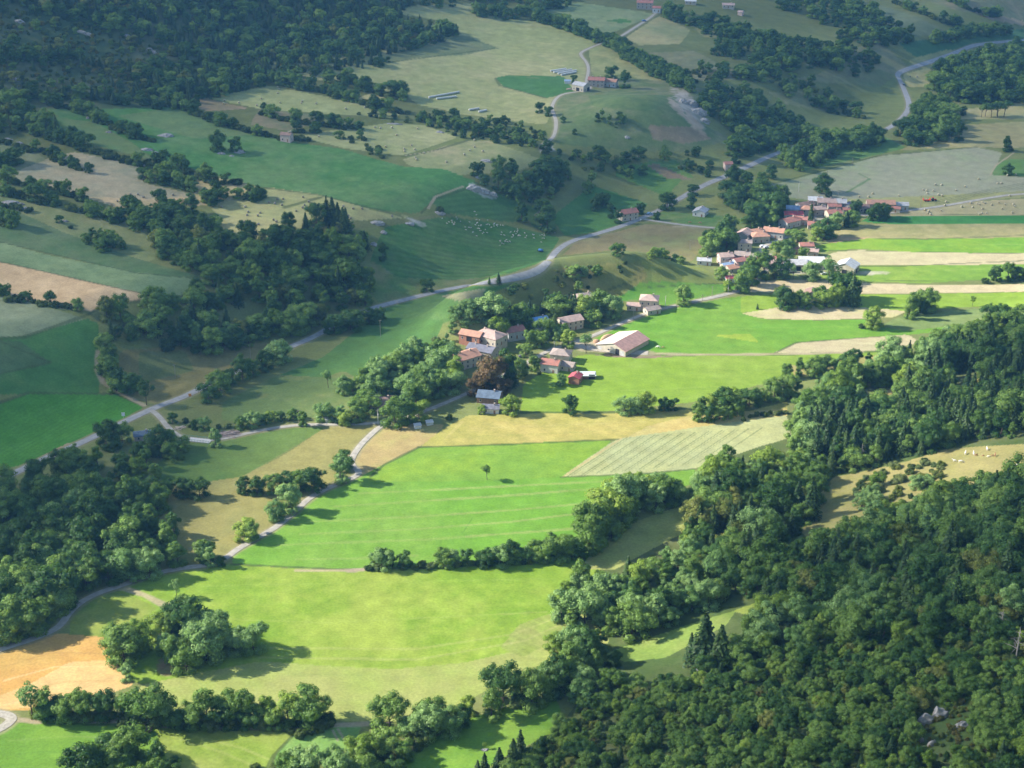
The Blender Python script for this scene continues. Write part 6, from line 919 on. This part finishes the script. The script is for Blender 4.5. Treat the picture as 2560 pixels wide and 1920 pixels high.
# rocks
M_ROCK = matte('limestone', (.34, .32, .30), .15, .8, .9, bump=.6, c2=(.2, .19, .18))
def rock(u, v, w, l, h, lab, rz=0, sq=.35):
    x, y, z, d = ground_at(u, v); rng = np.random.default_rng(int(u * 7 + v)); iv, f = ico(); import bmesh
    bm = bmesh.new(); bmesh.ops.create_icosphere(bm, subdivisions=3, radius=1); P = np.array([q.co[:] for q in bm.verts]); n = 1 + .55 * (fbm(P[:, 0] * 3 + u, P[:, 1] * 3 + P[:, 2] * 4, 1.1, int(v)) - .5) + .25 * (vnoise(P[:, 0] * 7 + v, P[:, 1] * 7 + P[:, 2] * 5, 1.0, 5) - .5)
    P = P * n[:, None] * np.array([w / 2, l / 2, h]); 
    for q, p in zip(bm.verts, P): q.co = p
    me = bpy.data.meshes.new('rock_outcrop'); bm.to_mesh(me); bm.free(); me.materials.append(M_ROCK); o = link('rock_outcrop', me, None, (x, y, z - h * sq), rz); tag(o, lab, 'rock')
for a in ((358, 293, 13, 9, 2.6, 'flat pale boulder like a dome on the green slope'), (317, 324, 10, 5, 2.2, 'pale rock under a bush left of the green slope'), (335, 330, 6, 3, 1.4, 'small rock right below the bush rock'), (290, 294, 10, 3, 1.8, 'long pale rock in the diagonal hedge'), (478, 332, 7, 4, 2, 'left rock at the foot of the tree clump'), (517, 329, 9, 6, 3.2, 'right and biggest rock at the foot of the tree clump'), (500, 337, 4, 3, 1.2, 'little rock between the two clump rocks'), (235, 286, 5, 3, 1.5, 'small rock in the left part of the diagonal hedge'), (190, 256, 3, 3, 2, 'light rock spot in the upper hedge'),
          (40, 47, 10, 4, 3, 'pale rock streak high on the mountain edge'), (175, 70, 9, 4, 2.6, 'left rock streak on the mountainside'), (190, 75, 8, 4, 2.8, 'second rock streak on the mountainside'), (323, 108, 6, 4, 2.6, 'rock streak in the forest gap'), (333, 113, 4, 4, 2.2, 'small rock right of the forest gap streak'), (273, 77, 6, 3, 2, 'faint rock above the forest gap'), (30, 172, 9, 5, 2.6, 'grey rocks in the left scrub'), (15, 302, 8, 4, 2, 'rock in the hedge on the left edge'), (40, 310, 7, 3, 1.8, 'rock in the lower end of the left edge hedge'), (150, 353, 6, 3, 1.8, 'rock in the pale-field hedge'), (182, 366, 8, 3, 1.8, 'rock at the lower end of the pale-field hedge'), (25, 440, 16, 5, 3, 'long pale rock rib at the left edge'), (55, 453, 6, 4, 2.4, 'rock at the end of the left rock rib'), (140, 478, 5, 3, 1.8, 'rock in the scrub island'), (331, 380, 5, 4, 1.8, 'rock in the clump between pale fields'),
          (1020, 408, 12, 7, 4, 'left pale crag of the outcrop under the trees'), (1043, 414, 10, 6, 3.4, 'middle pale crag of the outcrop'), (1062, 420, 9, 5, 2.8, 'right pale crag of the outcrop'), (1035, 384, 9, 4, 2, 'rock among trees above the outcrop'), (1052, 348, 14, 5, 2, 'flat grey rock roof-like in the far meadow'), (812, 481, 12, 6, 2, 'flat rock at the tip of the hay field'), (883, 483, 8, 4, 1.6, 'small flat rock right of the hay field tip'), (828, 502, 5, 4, 2, 'rock under the bush beside the bank'), (807, 528, 5, 4, 2, 'white rock below the bank spruces'), (948, 460, 8, 5, 2, 'rock under the dark bush of the pasture'), (1490, 225, 14, 9, 6, 'upper grey crag of the rocky knoll'), (1505, 243, 16, 8, 5, 'middle grey crag of the rocky knoll'), (1475, 222, 9, 7, 5, 'left crag of the rocky knoll'), (1520, 262, 11, 7, 4, 'lower crag of the rocky knoll'),
          (850, 268, 14, 3, 1.2, 'low stone wall remnant above the small hay meadow'), (950, 286, 7, 4, 1.8, 'rock at the meadow corner'), (1355, 297, 5, 3, 2, 'little rock on the slope below the hill farm clump'), (1600, 600, 8, 4, 1.5, 'flat rock on the grassy right end of the ridge'), (1245, 1418, 4, 3, 1.6, 'small grey stone at the swirled hay corner'), (1510, 1448, 3, 2, 1.6, 'white stone in the bushes below the clearing'), (2001, 1560, 7, 4, 4.5, 'left pale rock face in the lower right wood'), (2032, 1548, 6, 4, 5.5, 'taller pale rock face in the lower right wood'), (2078, 1572, 5, 3, 3, 'right small rock in the lower right wood'), (1987, 1602, 3, 2, 3, 'tiny rock below the left rock face'), (2014, 1610, 3, 2, 3, 'tiny rock below the tall rock face'), (1047, 1620, 3, 2, .8, 'stones at the foot of the meadow sapling'), (612, 1566, 6, 3, 1.2, 'heap of pale stones in the bottom hedgerow')):
    rock(*a)
# heaps, bridge, signs, vehicles
def heap(nm, u, v, n, rad, h, el, mat, lab, cat, seed=1):
    x, y, z, d = ground_at(u, v); rr = random.Random(seed); mb = MB()
    for k in range(n):
        a = rr.uniform(0, 6.28); q = rad * math.sqrt(rr.random()); px, py = q * math.cos(a), q * math.sin(a) * .8; pz = h * (1 - q / rad) * rr.random(); an = rr.uniform(-.5, .5); l = el * rr.uniform(.6, 1.2); mb.tube([(px - l * math.cos(an), py - l * math.sin(an), pz + .1), (px + l * math.cos(an), py + l * math.sin(an), pz + rr.uniform(0, .4))], [.13 * el ** .5, .12 * el ** .5], 6)
    tag(link(nm, mb.mesh(nm, mat), None, (x, y, z), .3), lab, cat)
heap('woodpile', 307, 1577, 150, 3.4, 1.6, 1.0, matte('old_firewood', (.36, .24, .18), .2, 3), 'brownish heap of old wood beside the bottom track', 'woodpile', 3)
heap('log_stack', 492, 939, 46, 4.5, 1.3, 3.2, matte('log_bark', (.42, .32, .27), .2, 3), 'stack of long logs beside the side lane', 'log stack', 4); heap('pale_log_stack', 388, 925, 24, 2.3, .9, 1.4, matte('cut_logs', (.6, .48, .36), .15, 3), 'small stack of pale cut logs near the bridge', 'log stack', 5)
def mound(nm, u, v, w, l, h, mat, lab, cat, rz=0):
    x, y, z, d = ground_at(u, v); rng = np.random.default_rng(int(u)); iv, f = ico(); P = iv * (1 + rng.normal(0, .07, len(iv)))[:, None] * np.array([w / 2, l / 2, h]); me = mesh_np(nm, P, None, f, [mat], smooth_=True); tag(link(nm, me, None, (x, y, z), rz), lab, cat)
mound('straw_heap', 1312, 731, 11, 4, 2.6, matte('straw_heap', (.5, .35, .2), .2, 2), 'long straw heap behind the cattle barn', 'straw heap', .7); mound('manure_heap', 1289, 739, 4.5, 4, 1.8, matte('dung', (.42, .26, .16), .2, 2), 'round orange-brown heap left of the cattle barn', 'heap'); mound('earth_heap', 1230, 193, 6, 3, 1.2, matte('earth', (.36, .26, .2), .2, 2), 'brown earth heap left of the hill barn', 'heap')
def bridge():
    p0 = ground_at(393, 948); p1 = ground_at(455, 954); e = link('lane_bridge', None, None, ((p0[0] + p1[0]) / 2, (p0[1] + p1[1]) / 2, (p0[2] + p1[2]) / 2 + .3), math.atan2(p1[1] - p0[1], p1[0] - p0[0])); tag(e, 'low concrete bridge carrying the side lane at the riverside', 'bridge'); L = math.hypot(p1[0] - p0[0], p1[1] - p0[1]); mb = MB(); mb.box(-L / 2, -2.2, -.5, L / 2, 2.2, 0); link('deck', mb.mesh('deck', M_CONC), e); mb = MB(); mb.box(.5, -2.3, -3.2, 1.5, 2.3, -.5); link('pier', mb.mesh('pier', M_CONC), e); mt = matte('green_rail_paint', (.12, .3, .24), .1, 3)
    for s_ in (-1, 1):
        mb = MB(); [mb.box(-L / 2 + k * L / 10 - .05, s_ * 2.1 - .05, 0, -L / 2 + k * L / 10 + .05, s_ * 2.1 + .05, 1.0) for k in range(11)]; mb.box(-L / 2, s_ * 2.1 - .04, 1.0, L / 2, s_ * 2.1 + .04, 1.1); mb.box(-L / 2, s_ * 2.1 - .03, .5, L / 2, s_ * 2.1 + .03, .58); link('railing', mb.mesh('railing', mt), e)
bridge()
def sign(u, v, c, lab, w=.9, h=1.1, ph=2.2):
    x, y, z, d = ground_at(u, v); e = link('road_sign', None, None, (x, y, z), .1); tag(e, lab, 'sign'); mb = MB(); mb.tube([(0, 0, -.2), (0, 0, ph + h)], [.05, .05], 6); link('post', mb.mesh('post', M_CONC), e); mb = MB(); mb.box(-w / 2, -.09, ph, w / 2, -.055, ph + h); link('panel', mb.mesh('panel', matte('sign_' + str(u), c, .03, 3)), e)
sign(267, 903, (.75, .76, .76), 'white panel sign on the field edge of the valley road', 1.7, 2.0, 1.2); sign(411, 860, (.75, .28, .05), 'orange sign on the bend of the valley road', 1.6, 1.7, 1.0); sign(1384, 480, (.6, .6, .6), 'small grey sign at the road junction', 1.2, .9, 1.6)
M_TYRE = matte('tyre', (.02, .02, .02), .1, 3)
def car(u, v, c, rz, lab, van=False, cat='car'):
    x, y, z, d = ground_at(u, v); e = link('parked_car' if cat == 'car' else 'van', None, None, (x, y, z + .15), rz); tag(e, lab, cat); m, t, b = nt('paint_%d' % u); b.inputs['Base Color'].default_value = (*c, 1); b.inputs['Roughness'].default_value = .35; b.inputs['Specular IOR Level'].default_value = .5; mb = MB()
    pr = [(-2.1, .35), (-2.15, .8), (-1.9, .95), (-1.5, 1.42), (.35, 1.45), (1.0, .98), (2.0, .82), (2.15, .5), (2.1, .3)] if not van else [(-2.4, .35), (-2.45, 1.0), (-2.3, 2.1), (1.2, 2.15), (1.75, 1.2), (2.35, 1.0), (2.4, .4), (2.3, .3)]
    n = len(pr); mb.face([(a, -.85, q) for a, q in pr][::-1]); mb.face([(a, .85, q) for a, q in pr]); [mb.face([(pr[k][0], -.85, pr[k][1]), (pr[(k + 1) % n][0], -.85, pr[(k + 1) % n][1]), (pr[(k + 1) % n][0], .85, pr[(k + 1) % n][1]), (pr[k][0], .85, pr[k][1])]) for k in range(n)]; link('body', mb.mesh('body', m), e)
    if not van:
        g = MB()
        for s_ in (-1, 1): g.face([(a, s_ * .862, q) for a, q in ((-1.55, 1.0), (-1.35, 1.34), (.3, 1.36), (.78, 1.0))][::s_])
        link('side_window', g.mesh('side_window', mg), e); g = MB(); g.face([(.42, -.75, 1.44), (.98, -.75, 1.02), (.98, .75, 1.02), (.42, .75, 1.44)]); link('windscreen', g.mesh('windscreen', mg), e)
    else: g = MB(); g.face([(1.26, -.75, 2.12), (1.76, -.75, 1.25), (1.76, .75, 1.25), (1.26, .75, 2.12)]); link('windscreen', g.mesh('windscreen', mg), e)
    w = MB(); w.tube([(0, -.1, 0), (0, .1, 0)], [.33, .33], 12); wm = w.mesh('wheel', M_TYRE)
    for a in (-1.35, 1.35):
        for s_ in (-.8, .8): link('wheel', wm, e, (a, s_, .18))
for a in ((1952, 184, (.03, .04, .05), 1.75, 'dark car driving on the long straight of the far road'), (1452, 436, (.04, .04, .05), .9, 'dark car on the valley road above the junction'), (1403, 463, (.35, .5, .65), .6, 'light blue car beside the valley road junction'), (1648, 534, (.75, .75, .75), .2, 'white car parked in the lower village'), (1656, 536, (.5, .5, .52), .3, 'silver car parked right of the white village car'), (1834, 460, (.75, .75, .76), .3, 'white car at the right edge of the upper village'), (1128, 772, (.08, .08, .1), .2, 'dark car parked at the hamlet crossroads'), (1780, 593, (.7, .7, .72), .3, 'pale car behind the largest barn tree'), (1391, 184, (.1, .2, .4), .3, 'small blue car on the field above the hill farm')): car(*a[:5]) if a[0] != 1391 else car(1391, 46, *a[2:5])
car(975, 806, (.75, .76, .78), 1.2, 'white van parked below the porch house', True, 'van'); car(1712, 588, (.78, .78, .78), .1, 'white van in front of the grey farm sheds', True, 'van')
def tractor():
    x, y, z, d = ground_at(2017, 434); e = link('tractor', None, None, (x, y, z), .1); tag(e, 'red tractor with a bale wagon working on the green strip', 'tractor'); m = matte('red_paint', (.5, .06, .04), .05, 3); mb = MB(); mb.box(-.3, -.45, .8, 1.9, .45, 1.5); link('bonnet', mb.mesh('bonnet', m), e); mb = MB(); mb.box(-1.4, -.7, 1.0, -.3, .7, 2.6); link('cab', mb.mesh('cab', mg), e); mb = MB(); mb.box(-1.5, -.8, 2.6, -.2, .8, 2.75); link('cab_roof', mb.mesh('cab_roof', m), e)
    for a, r_ in ((-1.0, .85), (1.4, .55)):
        for s_ in (-.85, .85): w = MB(); w.tube([(0, -.2, 0), (0, .2, 0)], [r_, r_], 14); link('wheel', w.mesh('wheel', M_TYRE), e, (a, s_, r_))
    w = link('bale_wagon', None, None, (x - 5.5, y - .6, z), .1); tag(w, 'red hay wagon hitched behind the tractor', 'wagon'); mb = MB(); mb.box(-2.6, -1.1, .8, 2.6, 1.1, 1.0); mb.box(-2.6, -1.1, 1.0, -2.45, 1.1, 2.4); mb.box(2.45, -1.1, 1.0, 2.6, 1.1, 2.4); mb.box(2.6, -.06, .82, 4.0, .06, .94); link('bed', mb.mesh('bed', m), w)
    for a in (-1.2, 1.2):
        for s_ in (-.95, .95): q = MB(); q.tube([(0, -.12, 0), (0, .12, 0)], [.42, .42], 12); link('wheel', q.mesh('wheel', M_TYRE), w, (a, s_, .42))
tractor()
def tank():
    x, y, z, d = ground_at(1168, 544); e = link('water_tank_trailer', None, None, (x, y, z), 2.6); tag(e, 'blue water tank trailer on the sheep pasture', 'trailer'); mb = MB(); mb.tube([(-1.6, 0, 1.3), (-1.5, 0, 1.3), (1.5, 0, 1.3), (1.6, 0, 1.3)], [.5, .85, .85, .5], 14); link('tank', mb.mesh('tank', matte('blue_tank', (.08, .2, .42), .05, 3), smooth_=True), e); mb = MB(); mb.box(-1.5, -.6, .4, 2.6, .6, .52); link('chassis', mb.mesh('chassis', M_DK), e)
    for s_ in (-.8, .8): q = MB(); q.tube([(0, -.12, 0), (0, .12, 0)], [.4, .4], 12); link('wheel', q.mesh('wheel', M_TYRE), e, (0, s_, .4))
tank()
def hutch(u, v, lab, c):
    x, y, z, d = ground_at(u, v); e = link('garden_hut', None, None, (x, y, z), .3); tag(e, lab, 'hut'); mb = MB(); mb.box(-1.7, -1.2, -.3, 1.7, 1.2, 1.5); link('wall', mb.mesh('wall', matte('hut_%d' % u, c, .05, 2)), e); mb = MB(); mb.face([(-2, -1.5, 1.5), (2, -1.5, 1.5), (2, 1.5, 2.0), (-2, 1.5, 2.0)]); mb.face([(-2, -1.5, 1.62), (2, -1.5, 1.62), (2, 1.5, 2.12), (-2, 1.5, 2.12)]); mb.face([(-2, -1.5, 1.5), (2, -1.5, 1.5), (2, -1.5, 1.62), (-2, -1.5, 1.62)]); link('roof', mb.mesh('roof', M_CONC), e)
hutch(902, 924, 'low white hut on the left of the vegetable plot', (.7, .7, .68)); hutch(928, 917, 'pale hut on the right of the vegetable plot', (.62, .62, .6)); hutch(710, 910, 'little white hut behind the side lane hedge', (.65, .62, .55))
def snag(u, v, hp, lab, seed):
    x, y, z, d = ground_at(u, v); h = hp * d / F / .9; e = link('dead_tree', None, None, (x, y, z), 0); tag(e, lab, 'dead tree'); mt = matte('bleached_wood', (.36, .32, .28), .12, 3); mb = MB(); mb.tube([(0, 0, -.3), (.1, 0, h * .5), (0, .1, h)], [.3, .2, .05], 7); link('trunk', mb.mesh('trunk', mt), e); rr = random.Random(seed)
    for k in range(16): t_ = h * (.3 + .65 * k / 16); a = rr.uniform(0, 6.28); l = (h - t_) * .45 + 1; mb = MB(); mb.tube([(0, 0, t_), (l * .5 * math.cos(a), l * .5 * math.sin(a), t_ + .1), (l * math.cos(a), l * math.sin(a), t_ - .3 + rr.uniform(-.3, .5))], [.09, .06, .02], 5); link('branch', mb.mesh('branch', mt), e)
snag(2194, 1425, 75, 'bleached dead pine with bare branches near the right edge', 3); snag(1859, 1003, 45, 'grey leafless tree at the edge of the dry clearing', 5); snag(2160, 1375, 60, 'grey bare trunk left of the bleached dead pine', 8)
